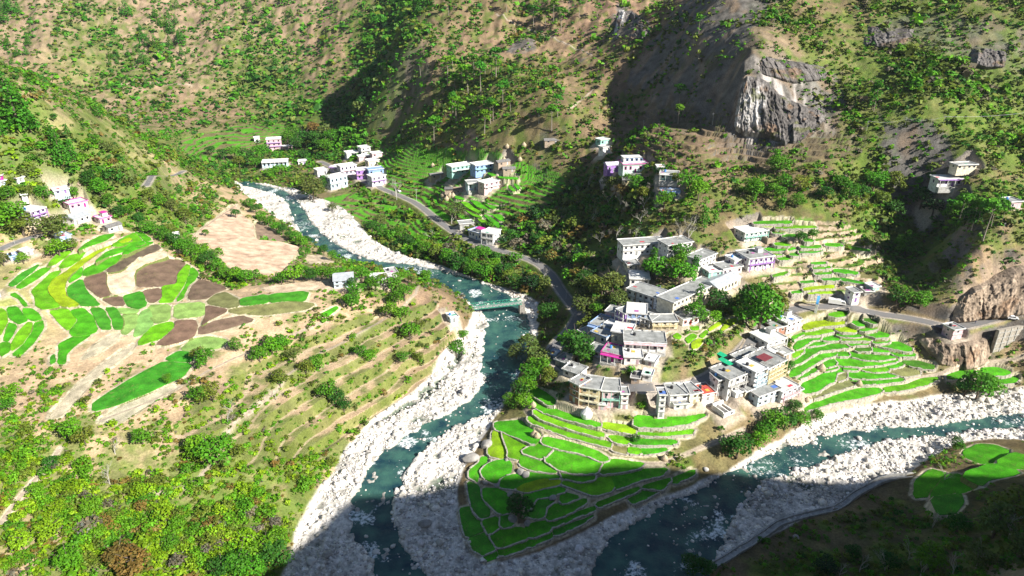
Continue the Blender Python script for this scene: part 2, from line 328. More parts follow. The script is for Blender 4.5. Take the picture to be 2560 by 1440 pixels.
WAT = [ribbon([(560,440,8),(610,458,10),(660,470,11),(720,490,16),(745,530,26),(765,570,32),(800,603,30),(845,632,26),(900,655,22),(950,664,16),(1020,674,24),(1080,690,36),(1150,715,48),(1215,745,58),(1268,790,95),(1272,850,112),(1262,905,100),(1240,955,80)]),
 [(1280,930),(1272,965),(1258,995),(1230,1030),(1200,1040),(1170,1050),(1120,1075),(1080,1105),(1040,1140),(1010,1170),(1000,1200),(985,1240),(972,1280),(985,1340),(1020,1390),(1060,1440),(1100,1500),(950,1500),(960,1440),(920,1390),(900,1350),(885,1310),(885,1260),(900,1215),(925,1175),(965,1135),(1010,1100),(1060,1070),(1110,1045),(1150,1020),(1185,1000),(1215,960),(1210,920)],
 [(2700,1020),(2560,1035),(2480,1045),(2350,1065),(2300,1070),(2200,1075),(2100,1085),(2020,1110),(1960,1130),(1900,1150),(1850,1175),(1800,1190),(1740,1235),(1680,1262),(1600,1300),(1540,1345),(1500,1400),(1460,1500),(1770,1500),(1772,1430),(1790,1370),(1825,1300),(1850,1245),(1890,1212),(1960,1180),(2060,1150),(2130,1125),(2210,1100),(2350,1085),(2480,1068),(2700,1075)]]
ROADS = [([(800,404),(835,418),(900,448),(950,465),(1000,492),(1060,520),(1110,562),(1140,588),(1200,612),(1270,630),(1340,655),(1380,690),(1400,725),(1440,775),(1448,790)],2.1),
 ([(1448,790),(1430,825),(1395,860),(1382,880),(1390,905),(1430,930),(1480,948),(1540,962),(1600,972),(1680,972),(1745,960),(1800,925),(1860,875),(1905,825),(1940,790),(1985,772),(2045,764),(2130,768),(2220,788),(2300,806),(2370,816),(2430,812),(2490,802),(2560,792),(2700,775)],2.3)]
LROAD = [([(-60,650),(0,622),(40,604),(92,590)],1.8),([(365,465),(400,455),(430,440),(458,428)],1.4)]
PATHS = [([(1320,990),(1310,1020),(1330,1045),(1385,1090),(1440,1115),(1500,1135),(1530,1150),(1600,1158),(1655,1160),(1700,1142),(1800,1100),(1860,1075)],.5),
 ([(1486,1030),(1503,1048),(1505,1062),(1500,1076),(1514,1085),(1512,1098),(1530,1108),(1527,1128)],.35),
 ([(2000,1025),(2050,1000),(2130,970),(2220,960),(2270,945),(2340,940),(2400,915),(2450,915),(2560,890)],.5),
 ([(0,1310),(60,1230),(125,1160),(150,1120)],.6),([(360,1240),(480,1220),(525,1160)],.35),
 ([(1880,760),(1920,752),(1960,748),(2020,758),(2045,764)],.8),
 ([(1490,215),(1455,250),(1420,275)],.3),([(1240,35),(1290,62),(1340,80),(1420,110),(1480,140)],.3),
 ([(280,213),(330,210),(400,207),(480,215)],.4),([(1100,680),(1160,745),(1180,760)],.6),
 ([(0,890),(330,800),(830,735)],.0),([(1930,700),(1870,770),(1866,800),(1868,840),(1850,870)],.5),
 ([(560,1080),(650,1000),(760,900),(870,850),(1000,770),(1090,690)],.3),([(250,1050),(420,985),(560,905),(700,850),(820,800)],.3),
 ([(590,510),(560,535),(520,565),(480,590)],.4),([(1500,835),(1560,858),(1650,838),(1690,820),(1700,795)],.6),
 ([(1330,690),(1290,660),(1270,640)],.0),([(1345,758),(1300,740),(1262,720)],.5)]

# ------------------------------------------------------------------ plots: outlines read in enlarged crops
REG = {'2':(850,0,2.9767),'4':(0,478,2.9767),'5':(850,478,2.9767),'6':(1700,478,2.9767),'7':(0,956,2.9767),'8':(850,956,2.9767),'9':(1700,956,2.9767),
       'q':(1960,760,4.923),'s':(1860,540,5.759),'m':(930,350,5.333),'v':(1440,700,5.539),'p':(0,0,1.0)}
def topx(reg, s):
    x0, y0, k = REG[reg]; v = np.array([float(a) for a in s.replace(' ', ',').split(',')]).reshape(-1, 2)
    return v / k + np.array([x0, y0])
# kind letters: g green, e emerald, y yellow green, l lime, k dark green, o olive stubble, b dark brown fallow, t tan fallow, w pale green
PLOTS = {'tip': ('8', .25, """g 1415,10 1480,50 1600,130 1590,170 1540,165 1420,80
g 1395,110 1440,110 1560,190 1760,260 1940,310 1935,335 1800,305 1600,250 1500,215 1400,145
l 1440,210 1530,250 1700,310 1900,360 1965,385 1955,410 1830,380 1640,325 1500,280 1445,235
l 1395,265 1440,260 1600,340 1800,400 2020,455 2010,485 1850,445 1660,395 1500,330 1420,300
g 2190,250 2380,265 2559,262 2710,238 2722,252 2590,310 2400,335 2190,330
y 1960,305 2185,335 2200,345 2195,388 1960,345
l 2205,345 2400,365 2640,355 2620,385 2400,400 2205,390
l 1990,400 2150,410 2150,460 2050,450
g 2155,410 2400,420 2510,440 2505,460 2300,470 2155,460
o 2030,470 2140,485 2140,535 2025,510
l 2150,490 2240,500 2240,535 2145,530
g 2246,495 2420,490 2440,505 2340,530 2246,535
g 1150,300 1345,288 1390,335 1505,400 1440,465 1290,400 1200,362 1155,345
l 1210,370 1290,405 1430,470 1340,520 1330,575 1250,560 1258,520 1215,400
y 1135,370 1190,372 1245,510 1240,545 1200,565 1105,540 1105,500 1130,460
g 1515,408 1700,445 1900,510 2005,570 1950,590 1800,530 1600,488 1500,450
g 1510,415 1590,490 1510,572 1345,522 1440,470
g 1600,495 1750,525 1890,560 1950,592 1910,678 1750,678 1630,653 1520,575
g 1345,530 1500,580 1618,655 1590,676 1420,653 1340,615
g 2010,575 2270,605 2230,637 2100,667 1925,683 1955,600
g 1050,560 1095,560 1085,610 1030,690 1020,740 965,710 965,660 1040,600
g 1150,590 1250,575 1275,620 1270,670 1200,700 1160,750 1070,710 1050,665 1090,620
g 1250,700 1410,675 1600,690 1640,710 1500,728 1400,768 1310,798 1190,780 1200,730
y 1350,775 1500,730 1640,737 1630,763 1480,793 1380,823 1310,803
g 1640,670 1900,690 1890,725 1780,743 1660,713
l 1665,740 1830,752 2010,692 2040,798 1900,848 1760,798 1650,758
g 2020,690 2240,650 2440,642 2400,690 2200,738 2060,798 2035,778
e 950,740 1030,770 1060,860 1110,940 1110,998 1050,1018 990,950 960,830
g 1065,790 1200,800 1260,850 1280,960 1190,985 1100,900 1065,850
g 1370,840 1480,800 1620,780 1690,808 1560,848 1460,862 1400,958 1380,900
e 1460,872 1540,857 1600,880 1530,930 1520,998 1460,1018 1380,990 1400,955
g 1540,922 1700,900 1830,870 1830,900 1700,978 1560,1028 1530,998
g 1640,822 1790,850 1700,890 1640,898
g 1570,1042 1740,982 1890,927 1900,948 1750,1008 1580,1083
g 1900,907 2060,842 2220,782 2230,800 2100,858 1930,928
g 2240,780 2400,732 2470,717 2400,798 2290,790
e 2140,868 2240,812 2380,812 2300,850 2180,908
g 2480,712 2640,652 2640,688 2480,758
e 890,940 980,930 1040,1020 1080,1100 940,1158 910,1060
g 1060,1032 1180,1002 1190,1078 1110,1138 1080,1080
e 1200,990 1290,1000 1290,1068 1200,1083
g 1120,1142 1190,1097 1370,1085 1400,1158 1180,1238 1130,1170
g 1380,1080 1440,1050 1560,1032 1575,1098 1450,1153 1400,1150
e 950,1172 1090,1122 1130,1200 1163,1240 1060,1288 990,1240
g 1180,1252 1380,1187 1385,1238 1190,1298
g 1390,1182 1570,1117 1580,1158 1395,1233
e 1590,1097 1800,1032 1900,985 1790,1060 1590,1148
g 1070,1302 1165,1262 1175,1300 1080,1330"""),
'plateau': ('4', .9, """l 0,870 40,890 60,960 30,1020 0,1080
g 50,870 130,860 180,930 210,960 140,990 70,950
g 165,880 230,875 290,910 310,950 250,966 190,940
g 60,980 130,1000 95,1070 60,1120 25,1110
l 200,980 245,980 235,1040 150,1150 85,1190 90,1130 130,1060
g 256,985 320,962 325,1020 260,1120 160,1220 85,1225 170,1150 242,1050
g 0,1140 25,1125 80,1130 75,1190 0,1235
g 75,770 120,760 210,850 180,862 140,800
e 60,700 150,620 300,540 250,590 130,690 90,710
g 115,720 200,650 290,585 390,560 310,630 160,725
l 350,550 430,470 545,435 500,480 400,550
l 235,745 330,660 380,610 465,590 390,660 350,720 360,770 440,830 440,860 320,880 270,860 260,790
y 360,720 400,660 510,590 600,520 720,450 830,410 960,350 980,360 880,400 760,460 640,530 500,640 480,740 500,790 600,853 450,858 430,830 370,770
l 440,560 500,490 640,450 600,500 520,560 450,575
g 575,445 640,390 760,330 860,320 780,370 660,410
g 700,530 800,450 960,400 1060,370 1080,390 940,440 790,490
g 620,600 640,580 760,520 900,475 910,480 850,540 750,600 620,635
g 915,465 960,420 1090,385 1150,380 1020,430 940,465
l 830,408 900,360 1000,310 1040,350 1060,365 900,408
g 1000,308 1060,310 1130,360 1080,380 1050,340
g 500,690 500,640 590,580 620,570 610,630
e 500,720 610,650 640,740 700,800 750,850 600,856 500,790
b 790,590 900,500 1060,430 1170,395 1200,430 1020,500 900,590 800,602
t 800,612 990,560 1100,470 1240,450 1240,490 1090,530 1000,590 1000,730 840,775 800,690
b 640,640 760,600 797,620 795,700 830,770 740,790 650,720 620,680
b 1010,610 1080,520 1160,500 1380,520 1350,620 1310,640 1320,690 1200,718 1010,710
b 1060,742 1198,722 1200,790 1150,828 1105,828 1085,790
b 750,800 900,782 932,850 840,850
e 908,785 1060,745 1092,848 1030,878 945,850
l 1390,545 1420,560 1380,680 1300,800 1280,825 1180,830 1210,790 1205,710 1320,695 1325,620
g 1430,565 1480,610 1450,660 1400,700 1360,800 1310,822 1385,700 1405,640
b 1490,655 1700,720 1600,758 1540,800 1395,808 1425,710
o 1540,820 1600,770 1680,750 1780,812 1778,855 1690,868 1550,838
e 1785,802 1990,770 2000,830 1792,853
e 1997,770 2300,745 2270,820 2150,815 2008,828
o 1700,882 1900,852 2000,842 1800,918 1700,900
o 1812,913 2020,837 2200,822 2350,840 2280,880 1970,923
w 1300,842 1520,827 1523,928 1290,948
b 1532,850 1690,880 1680,900 1560,958 1500,998 1530,920
b 1500,1003 1620,962 1800,930 1900,960 1700,1020 1480,1070 1480,1020
b 1312,962 1450,960 1472,1010 1440,1088 1240,1148 1160,1140 1300,1022
l 1130,1010 1280,972 1303,1010 1200,1098 1030,1148 1030,1120
w 1100,852 1270,842 1263,958 1160,988 1120,950
w 872,870 1040,880 1018,908 890,908
w 900,922 1030,912 1018,1000 940,1068 900,1058
w 1045,902 1110,872 1148,980 1080,1058 990,1088 1010,1010
l 360,890 500,872 575,960 508,1040 460,1000
g 520,890 620,872 700,940 728,1040 640,1078 540,1078 515,1050 583,960
e 672,872 758,872 818,960 828,1030 750,1028 702,930
e 782,870 860,867 918,960 908,1028 850,1028 832,950
g 440,1142 540,1087 690,1062 560,1150 490,1210 490,1280 430,1288 440,1200
e 385,1230 410,1215 415,1270 375,1290
w 1340,1180 1430,1102 1550,1082 1700,1112 1640,1168 1440,1188
e 1230,1250 1330,1192 1440,1202 1430,1273 1260,1263
e 1060,1350 1220,1270 1430,1287 1370,1380 1230,1440 1100,1500 850,1600 690,1640 690,1580 860,1470 940,1420
t 610,1250 700,1150 800,1082 888,1062 870,1110 700,1218
t 350,1690 590,1430 760,1290 900,1190 1018,1132 950,1210 700,1400 560,1560 450,1680
t 720,1715 900,1600 1100,1515 1300,1445 1330,1460 1100,1592 880,1730
g 2380,922 2500,860 2520,870 2440,928
t 1950,720 2430,657 2475,720 2200,743 2000,748"""),
'brown': ('p', .85, """t 475,598 520,560 590,510 604,540 632,556 636,600 700,604 748,618 742,632 722,660 700,698 620,690 570,668 530,620 495,610
r 637,556 668,566 700,590 722,606 700,604 645,605
t 765,640 800,637 850,662 770,672"""),
'right': ('q', .3, """y 230,280 330,240 520,215 700,218 760,240 640,258 470,262 330,300 240,315
l 530,140 640,110 770,108 780,140 640,160
g 830,225 930,215 1000,262 900,268
k 970,190 1060,190 1160,235 1080,240
l 150,415 280,345 470,300 610,300 600,335 520,355 440,372 280,385 170,420
y 620,300 780,300 900,330 860,345 700,340
g 920,315 1060,280 1160,300 1000,332
g 640,375 780,362 980,370 960,390 820,405 700,395
g 990,370 1180,350 1290,385 1270,405 1130,410 1070,390
g 100,410 200,360 250,360 140,420 100,440
g 120,540 200,430 300,395 430,395 450,430 350,440 260,500 150,560
g 450,405 690,400 690,440 560,450 470,440
l 700,420 1010,410 1080,430 1060,448 700,445
g 290,500 380,462 560,460 480,490 290,520
g 1090,455 1280,448 1300,465 1180,480 1100,478
g 1140,500 1390,478 1480,510 1590,570 1500,575 1250,530
g 90,720 230,580 300,540 560,490 780,485 820,530 600,550 440,570 350,620 200,720 80,760
g 790,485 1000,480 1070,495 860,505 830,515
l 100,620 230,560 230,590 110,670
k 890,540 1060,540 1070,580 880,575
g 1075,540 1270,570 1290,595 1075,580
g 1290,575 1500,585 1640,645 1430,640 1340,615
g 100,830 330,690 440,620 600,595 650,630 500,660 330,760 150,880 70,900
g 615,597 780,605 800,640 660,640
g 810,600 1150,612 1380,645 1360,660 1180,690 1000,680 810,640
g 480,760 530,690 590,678 650,740 520,780
g 600,680 900,675 1150,700 1390,672 1400,700 1180,745 950,768 700,755
g 160,900 330,770 430,790 380,830 240,900 180,925
g 490,800 640,770 660,790 500,830
g 730,785 920,785 900,812 740,808
l 970,790 1280,790 1290,815 1150,835 970,810
g 1280,775 1440,728 1470,755 1300,790
k 1440,700 1640,710 1850,770 1840,800 1720,790 1560,760
o 1310,810 1480,770 1700,850 1500,890 1300,840
g 220,1000 420,910 560,830 700,800 760,815 640,850 620,940 560,970 400,1080 230,1105
o 650,860 760,840 770,910 640,950
g 790,845 1080,855 1380,870 1400,890 1080,915 790,905
g 800,925 1080,930 1300,905 1480,920 1460,950 1250,970 960,990 930,960
o 340,1130 560,1000 760,940 900,985 650,1060 370,1160
g 250,1300 420,1200 700,1100 900,1055 1150,1045 1220,1080 900,1160 600,1210 400,1270 270,1310
l 1230,1040 1500,1010 1700,930 1920,910 1750,990 1500,1050 1240,1080
g 2000,890 2280,800 2360,850 2300,900 2020,930
g 2420,800 2600,790 2800,850 2700,880 2450,860
g 2400,930 2700,900 2900,920 2800,980 2400,960"""),
'near': ('9', .9, """g 2110,520 2220,465 2350,475 2460,520 2330,600 2240,610 2120,550
g 2480,525 2600,560 2700,660 2540,665 2340,600
g 1750,740 1860,650 1990,685 1850,850 1740,850
g 1990,690 2080,690 2230,790 2100,830 1960,860 1850,855
g 2090,685 2330,605 2530,670 2480,690 2300,720 2240,770
e 1860,860 2090,835 2110,900 2040,970 1920,980"""),
'school': ('s', .35, """g 130,100 280,85 690,80 690,105 400,110 150,118
y 210,140 300,125 430,130 420,155 260,160
l 440,160 700,150 1080,158 900,175 460,180
g 400,230 580,222 580,250 420,252
g 550,280 720,275 860,285 730,298 560,300
l 430,400 580,385 690,395 650,425 450,425
g 850,345 960,340 1010,368 880,370
g 210,500 350,470 660,460 760,475 600,500 260,510
g 800,440 1100,430 1110,455 820,465
g 1160,405 1400,408 1430,440 1180,435
g 1440,430 1700,480 1830,500 1700,510 1450,450
e 660,550 790,540 810,565 680,575
e 790,510 1000,500 1150,498 1000,530 800,535
l 350,560 520,545 570,560 400,575
g 480,610 690,595 700,620 520,640
g 960,680 1180,672 1180,690 970,695
g 980,740 1230,730 1250,750 1000,765
g 1000,820 1240,800 1270,820 1240,840 1030,840
g 1290,778 1460,785 1640,820 1640,840 1450,830 1300,805
e 1100,910 1330,900 1390,925 1150,930
e 1370,895 1560,935 1800,995 1600,960 1400,930
l 410,860 640,805 600,840 430,885
y 850,1060 1000,1030 1290,1010 1300,1035 1080,1050 860,1075
y 920,1105 1300,1098 1310,1115 1100,1118 930,1125
g 670,1100 830,1080 830,1105 690,1115
e 800,950 1000,940 1020,960 830,970"""),
'slope': ('v', .6, """y 1840,690 1930,620 2060,540 2070,570 1950,650 1850,710
y 2000,700 2100,560 2220,540 2230,580 2120,650 2030,705
l 1570,650 1700,645 1700,690 1590,690
l 1340,780 1400,740 1460,780 1440,820 1370,810
y 1600,880 1700,820 1770,830 1700,930 1600,960
l 1500,820 1620,750 1680,780 1560,880
l 1700,780 1800,700 1830,720 1760,800"""),
'centre': ('m', .25, """g 1660,485 1940,505 1960,525 1700,505
g 1540,440 1640,440 1660,465 1580,470
l 1180,825 1280,840 1470,960 1430,980 1300,920
g 1300,800 1430,830 1560,910 1570,940 1420,900
g 1460,820 1560,870 1700,900 1600,920
l 1240,930 1400,990 1480,1050 1330,1000
g 1480,990 1640,1060 1740,1160 1700,1185 1600,1110
g 1600,1000 1720,1000 1790,1090 1700,1070
l 1400,1050 1520,1080 1590,1120 1480,1110
g 1830,600 1900,660 1920,680 1870,680 1820,630
g 1900,570 1980,640 1950,660 1890,600
g 1100,745 1200,770 1240,800 1120,780"""),
}
# ------------------------------------------------------------------ river masks on a fine world grid
MX0, MY0, MST = -420, 90, 1.0
MXX, MYY = np.meshgrid(np.arange(MX0, 421, MST), np.arange(MY0, 701, MST))
def bl(M, n):
    for _ in range(n):
        M = (M + np.roll(M, 1, 0) + np.roll(M, -1, 0) + np.roll(M, 1, 1) + np.roll(M, -1, 1)) / 5
    return M
def world_river(poly):
    p = smooth_poly(poly, 1); z = 2.0 * np.ones(len(p))
    for _ in range(6):
        w = at_z(p, z); z = river_z(w[:, 0], w[:, 1])
    return w[:, :2]
RBW = world_river(RBED)
BED = bl(inpoly(MXX, MYY, RBW).astype(float), 6)
WATM = np.zeros_like(BED)
WATW = [world_river(w) for w in WAT]
for w in WATW: WATM = np.maximum(WATM, inpoly(MXX, MYY, w).astype(float))
WATM = bl(WATM, 2)
def msk(M, x, y):
    ins = (x > MX0) & (x < MX0 + M.shape[1] - 1) & (y > MY0) & (y < MY0 + M.shape[0] - 1)
    return np.where(ins, bil(M, x, y, MX0, MY0, MST), 0.0)

def cliff_zone(x, y):
    return np.zeros_like(x)
PLATP = at_z([(0,590),(350,570),(480,590),(640,690),(840,660),(1000,700),(1100,740),(1000,830),(700,900),(500,1050),(100,1100),(-200,1000),(-200,700)], 31)[:, :2]
FLATP = at_z([(1440,830),(1560,730),(1700,640),(1900,640),(2100,760),(2350,900),(2300,1010),(2000,1040),(1800,1150),(1250,1400),(1180,1250),(1300,1000)], 12)[:, :2]
ZM_PLAT = bl(np.maximum(inpoly(GXX, GYY, PLATP), .75 * inpoly(GXX, GYY, FLATP)).astype(float), 2)
def PLATM(x, y): return bil(ZM_PLAT, x, y)
def base_h(x, y):
    """valley floor, slopes and hills before the plots are levelled"""
    x = np.asarray(x, float); y = np.asarray(y, float)
    z = bil(ZC, x, y)
    far = sstep(380, 620, y); rz = bil(ZR, x, y)
    hill = sstep(10, 45, z - rz); bed = msk(BED, x, y)
    amp = hill * (1 - 0.55 * PLATM(x, y))
    z = z + amp * (fbm(x, y, 60, 3, 3) * (3.0 + 6 * far) + fbm(x, y, 16, 3, 11) * (1.4 + 1.5 * far))
    z = z + sstep(0.15, 1, hill) * ridged(x + 12 * fbm(x, y, 50, 2, 5), y * .55, 70, 3, 21) * (1.2 + 5.5 * far)
    z = z + sstep(.3, 1, hill) * ridged(x + 4 * fbm(x, y, 20, 2, 6), y * .5, 20, 2, 26) * (.35 + 1.5 * far)
    z = z - np.clip(8 - y, 0, 90) * 0.9 * sstep(20, 70, x)
    z = z + sstep(60, 25, y) * sstep(0, 60, x) * (5 * ridged(x, y, 34, 3, 61) + 3 * fbm(x, y, 9, 2, 62) - 1)
    z = np.minimum(z, sun_limit(x, y) + 1.5 * fbm(x, y, 12, 2, 63))
    z = z + (1 - bed) * fbm(x, y, 5, 3, 31) * 0.5 * (0.3 + hill)
    zb = rz + 0.60 + fbm(x, y, 14, 3, 41) * 1.3 + fbm(x, y, 2.2, 2, 43) * 0.7
    z = z * (1 - bed) + zb * bed
    wm = sstep(-0.02, 0.5, msk(WATM, x, y) + 0.5 * fbm(x, y, 7, 3, 47))
    z = z - wm * (1.3 + 0.5 * fbm(x, y, 4, 2, 49)) * (z < rz + 3) - wm * np.clip(z - rz - 1, 0, 3) * 0
    return z
def terraces(x, y, z):
    f = np.zeros_like(z); which = np.zeros_like(z)
    for M, (p, zz, h) in zip(TZM, TZ):
        m = sstep(.3, .6, bil(M, x, y) + 0.15 * fbm(x, y, 25, 2, 77))
        q = (z + fbm(x, y, 22, 2, 79) * 1.2) / h; fr = q - np.floor(q)
        up = sstep(0.72, 0.98, fr)
        z = z + m * (np.floor(q) + up - q) * h
        f = np.where(m > .5, fr, f); which = np.where(m > .5, TZM.index(M) + 1 if False else 1, which)
    return z, f, which
def terr_index(x, y):
    r = np.zeros(np.shape(x), int)
    for i, M in enumerate(TZM): r = np.where(bil(M, x, y) > .45, i + 1, r)
    return r

# ------------------------------------------------------------------ canonical height grid used to find where a sight line meets the ground
HX0, HY0, HST = -760, 95, 1.5
HXX, HYY = np.meshgrid(np.arange(HX0, 761, HST), np.arange(HY0, 1101, HST))
HB = base_h(HXX, HYY)
def hb(x, y): return bil(HB, x, y, HX0, HY0, HST)
def cast(p, hfun, t0=90.0, t1=1500.0):
    d = rays(p); n = len(d); t = np.full(n, t0); done = np.zeros(n, bool); tl = t.copy()
    while True:
        z = CAMZ + d[:, 2] * t; g = hfun(d[:, 0] * t, d[:, 1] * t)
        hit = (z <= g) & ~done; done |= hit
        if done.all() or t.max() > t1: break
        tl = np.where(done, tl, t); t = np.where(done, t, t + np.clip((z - g) * 0.5, 0.6, 12))
    a, b = tl, t
    for _ in range(14):
        m = (a + b) / 2; z = CAMZ + d[:, 2] * m; under = z <= hfun(d[:, 0] * m, d[:, 1] * m)
        b = np.where(under, m, b); a = np.where(under, a, m)
    return np.c_[d[:, 0] * b, d[:, 1] * b, CAMZ + d[:, 2] * b]

# soft zones in world space, from outlines surveyed at a height
def zone(poly, z):
    return cast(smooth_poly(poly, 1), hb)[:, :2]
def zmask(poly, soft):
    m = inpoly(GXX, GYY, poly).astype(float); return bl(m, soft)
# terraced slopes: outline, height used for the survey, step, strength
TZ = [([(930,365),(1080,372),(1250,390),(1400,430),(1420,470),(1350,520),(1330,580),(1240,600),(1130,560),(1040,505),(960,480),(930,440)], 26, 1.7),
      ([(800,490),(900,480),(980,505),(1060,560),(1080,620),(980,600),(900,540),(820,515)], 9, 1.1),
      ([(1540,300),(1700,270),(1850,320),(1900,370),(1850,430),(1720,440),(1560,400),(1500,350)], 78, 2.4),
      ([(1850,560),(2000,540),(2180,590),(2230,700),(2120,750),(1950,750),(1900,690)], 48, 2.0),
      ([(450,1010),(700,870),(900,800),(1050,740),(1180,800),(1100,960),(900,1060),(800,1130),(600,1170),(420,1120)], 16, 3.4),
      ([(440,350),(600,310),(720,310),(720,350),(600,400),(480,400)], 12, 1.2),
      ([(1750,350),(2150,330),(2200,380),(2000,410),(1800,400)], 74, 2.4)]
TZM = [zmask(zone(p, z), 3) for p, z, h in TZ]
CLIFF = [zmask(zone(p, 0), 2) for p in (
 [(1830,170),(1880,190),(1960,140),(2080,180),(2120,250),(2100,310),(2000,352),(1930,368),(1850,338),(1855,260)],
 [(1560,-20),(1610,60),(1540,110),(1525,60)], [(1740,-20),(1960,-20),(1880,60),(1840,180),(1760,120),(1600,230),(1560,180)],
 [(2340,790),(2400,700),(2600,600),(2700,790),(2560,785),(2400,800)], [(2370,850),(2480,835),(2500,900),(2380,925)],
 [(1250,130),(1345,85),(1330,140)], [(1430,150),(1480,140),(1450,165)], [(2150,60),(2300,40),(2500,60),(2540,160),(2420,150)])]
# ------------------------------------------------------------------ level the plots
PL = []
for grp, (reg, damp, txt) in PLOTS.items():
    for ln in txt.strip().split('\n'):
        k, s = ln.split(' ', 1); p = topx(reg, s)
        w = cast(p, hb); c = w.mean(0)
        A = np.c_[np.ones(len(w)), w[:, :2] - c[:2]]; U, S_, Vt = np.linalg.svd(w[:, :2] - c[:2], full_matrices=False)
        co = np.linalg.lstsq(np.c_[A, ], w[:, 2], rcond=None)[0]; g = co[1:]
        gl = np.linalg.norm(g)
        if gl > .25: g = g * .25 / gl
        # along the long axis keep the slope, across it keep only the share the plot group asks for
        ax = Vt[0]; g = ax * (g @ ax) * 0.8 + (g - ax * (g @ ax)) * damp
        q = smooth_poly(p, 2); cc_ = q.mean(0); e_ = {'tip': 2.2, 'right': 3.0, 'plateau': 1.2, 'near': 3.0, 'school': 2.0}.get(grp, 1.0)
        tn = np.roll(q, -1, 0) - np.roll(q, 1, 0); tn /= np.linalg.norm(tn, axis=1)[:, None] + 1e-9; nn_ = np.c_[tn[:, 1], -tn[:, 0]]; ar = ((q[:, 0] * np.roll(q[:, 1], -1)) - (np.roll(q[:, 0], -1) * q[:, 1])).sum()
        q = q + nn_ * e_ * (1 if ar > 0 else -1); d = rays(q)
        z0 = np.median(w[:, 2]) if damp > .5 else w[:, 2].mean()
        n = np.array([-g[0], -g[1], 1.0]); P0 = np.array([c[0], c[1], z0])
        t = ((P0 - np.array([0, 0, CAMZ])) @ n) / (d @ n)
        wp = np.array([0, 0, CAMZ]) + d * t[:, None]
        PL.append(dict(grp=grp, kind=k, poly=wp, P0=P0, g=g))
def line_world(pts, hf=None):
    return cast(smooth_line(np.array(pts, float), 2), hf or hb)
ROADW = [(line_world(p), w) for p, w in ROADS]
LROADW = [(line_world(p), w) for p, w in LROAD]
PATHW = [(line_world(p), w) for p, w in PATHS if w > 0]
def smooth_z(w, n=30):
    z = w[:, 2].copy()
    for _ in range(n): z[1:-1] = (z[:-2] + z[2:] + z[1:-1]) / 3
    w = w.copy(); w[:, 2] = z; return w
ROADW = [(smooth_z(w), h) for w, h in ROADW]; LROADW = [(smooth_z(w), h) for w, h in LROADW]
PADS = []          # level pads under buildings: centre x, y, z, half width, half depth, rotation
def near_line(x, y, w):
    """distance to a world polyline and the line's height there"""
    d = np.full(x.shape, 1e9); z = np.zeros_like(x)
    for i in range(1, len(w)):
        a = w[i - 1]; b = w[i]; ab = b[:2] - a[:2]; L = (ab ** 2).sum() + 1e-9
        t = np.clip(((x - a[0]) * ab[0] + (y - a[1]) * ab[1]) / L, 0, 1)
        q = (x - a[0] - t * ab[0]) ** 2 + (y - a[1] - t * ab[1]) ** 2
        u = q < d; d = np.where(u, q, d); z = np.where(u, a[2] + t * (b[2] - a[2]), z)
    return np.sqrt(d), z
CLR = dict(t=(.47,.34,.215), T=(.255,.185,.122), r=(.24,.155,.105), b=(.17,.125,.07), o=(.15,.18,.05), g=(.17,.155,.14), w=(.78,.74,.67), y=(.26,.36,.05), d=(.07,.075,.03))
# ------------------------------------------------------------------ ground cover survey: one letter of soil and one digit of shrub cover per cell, placed in the world
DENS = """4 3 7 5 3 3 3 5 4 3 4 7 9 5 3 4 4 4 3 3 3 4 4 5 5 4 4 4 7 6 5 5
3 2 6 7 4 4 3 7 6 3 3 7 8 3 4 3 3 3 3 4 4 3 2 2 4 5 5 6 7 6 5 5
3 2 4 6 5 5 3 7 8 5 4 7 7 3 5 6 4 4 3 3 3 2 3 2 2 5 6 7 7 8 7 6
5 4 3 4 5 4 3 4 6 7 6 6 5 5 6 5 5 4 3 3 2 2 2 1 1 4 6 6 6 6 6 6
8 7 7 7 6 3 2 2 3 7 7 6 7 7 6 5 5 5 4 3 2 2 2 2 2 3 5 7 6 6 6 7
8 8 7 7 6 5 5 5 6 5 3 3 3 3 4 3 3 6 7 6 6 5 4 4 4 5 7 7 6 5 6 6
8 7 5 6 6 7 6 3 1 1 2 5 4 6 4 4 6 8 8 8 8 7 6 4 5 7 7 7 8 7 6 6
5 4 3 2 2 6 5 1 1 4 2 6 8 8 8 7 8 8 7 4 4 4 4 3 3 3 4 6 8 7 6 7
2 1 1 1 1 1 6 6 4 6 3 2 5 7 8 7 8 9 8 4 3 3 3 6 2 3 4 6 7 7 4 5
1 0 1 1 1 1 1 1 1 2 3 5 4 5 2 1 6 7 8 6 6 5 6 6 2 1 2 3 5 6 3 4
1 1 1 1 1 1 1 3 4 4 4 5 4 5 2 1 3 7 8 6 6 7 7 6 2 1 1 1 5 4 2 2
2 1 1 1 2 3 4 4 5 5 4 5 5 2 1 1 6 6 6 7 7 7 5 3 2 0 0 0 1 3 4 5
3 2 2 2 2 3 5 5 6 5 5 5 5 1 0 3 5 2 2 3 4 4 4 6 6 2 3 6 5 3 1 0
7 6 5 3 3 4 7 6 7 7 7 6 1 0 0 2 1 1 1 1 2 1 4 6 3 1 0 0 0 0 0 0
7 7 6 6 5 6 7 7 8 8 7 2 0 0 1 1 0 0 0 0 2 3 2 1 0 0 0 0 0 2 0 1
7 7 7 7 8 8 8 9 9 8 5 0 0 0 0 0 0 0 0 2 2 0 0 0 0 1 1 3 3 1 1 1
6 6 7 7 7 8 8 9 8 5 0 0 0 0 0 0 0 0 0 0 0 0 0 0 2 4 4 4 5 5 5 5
5 5 7 7 7 7 8 8 6 0 0 0 0 0 0 0 0 0 0 0 0 0 2 5 6 6 6 6 6 6 5 4"""
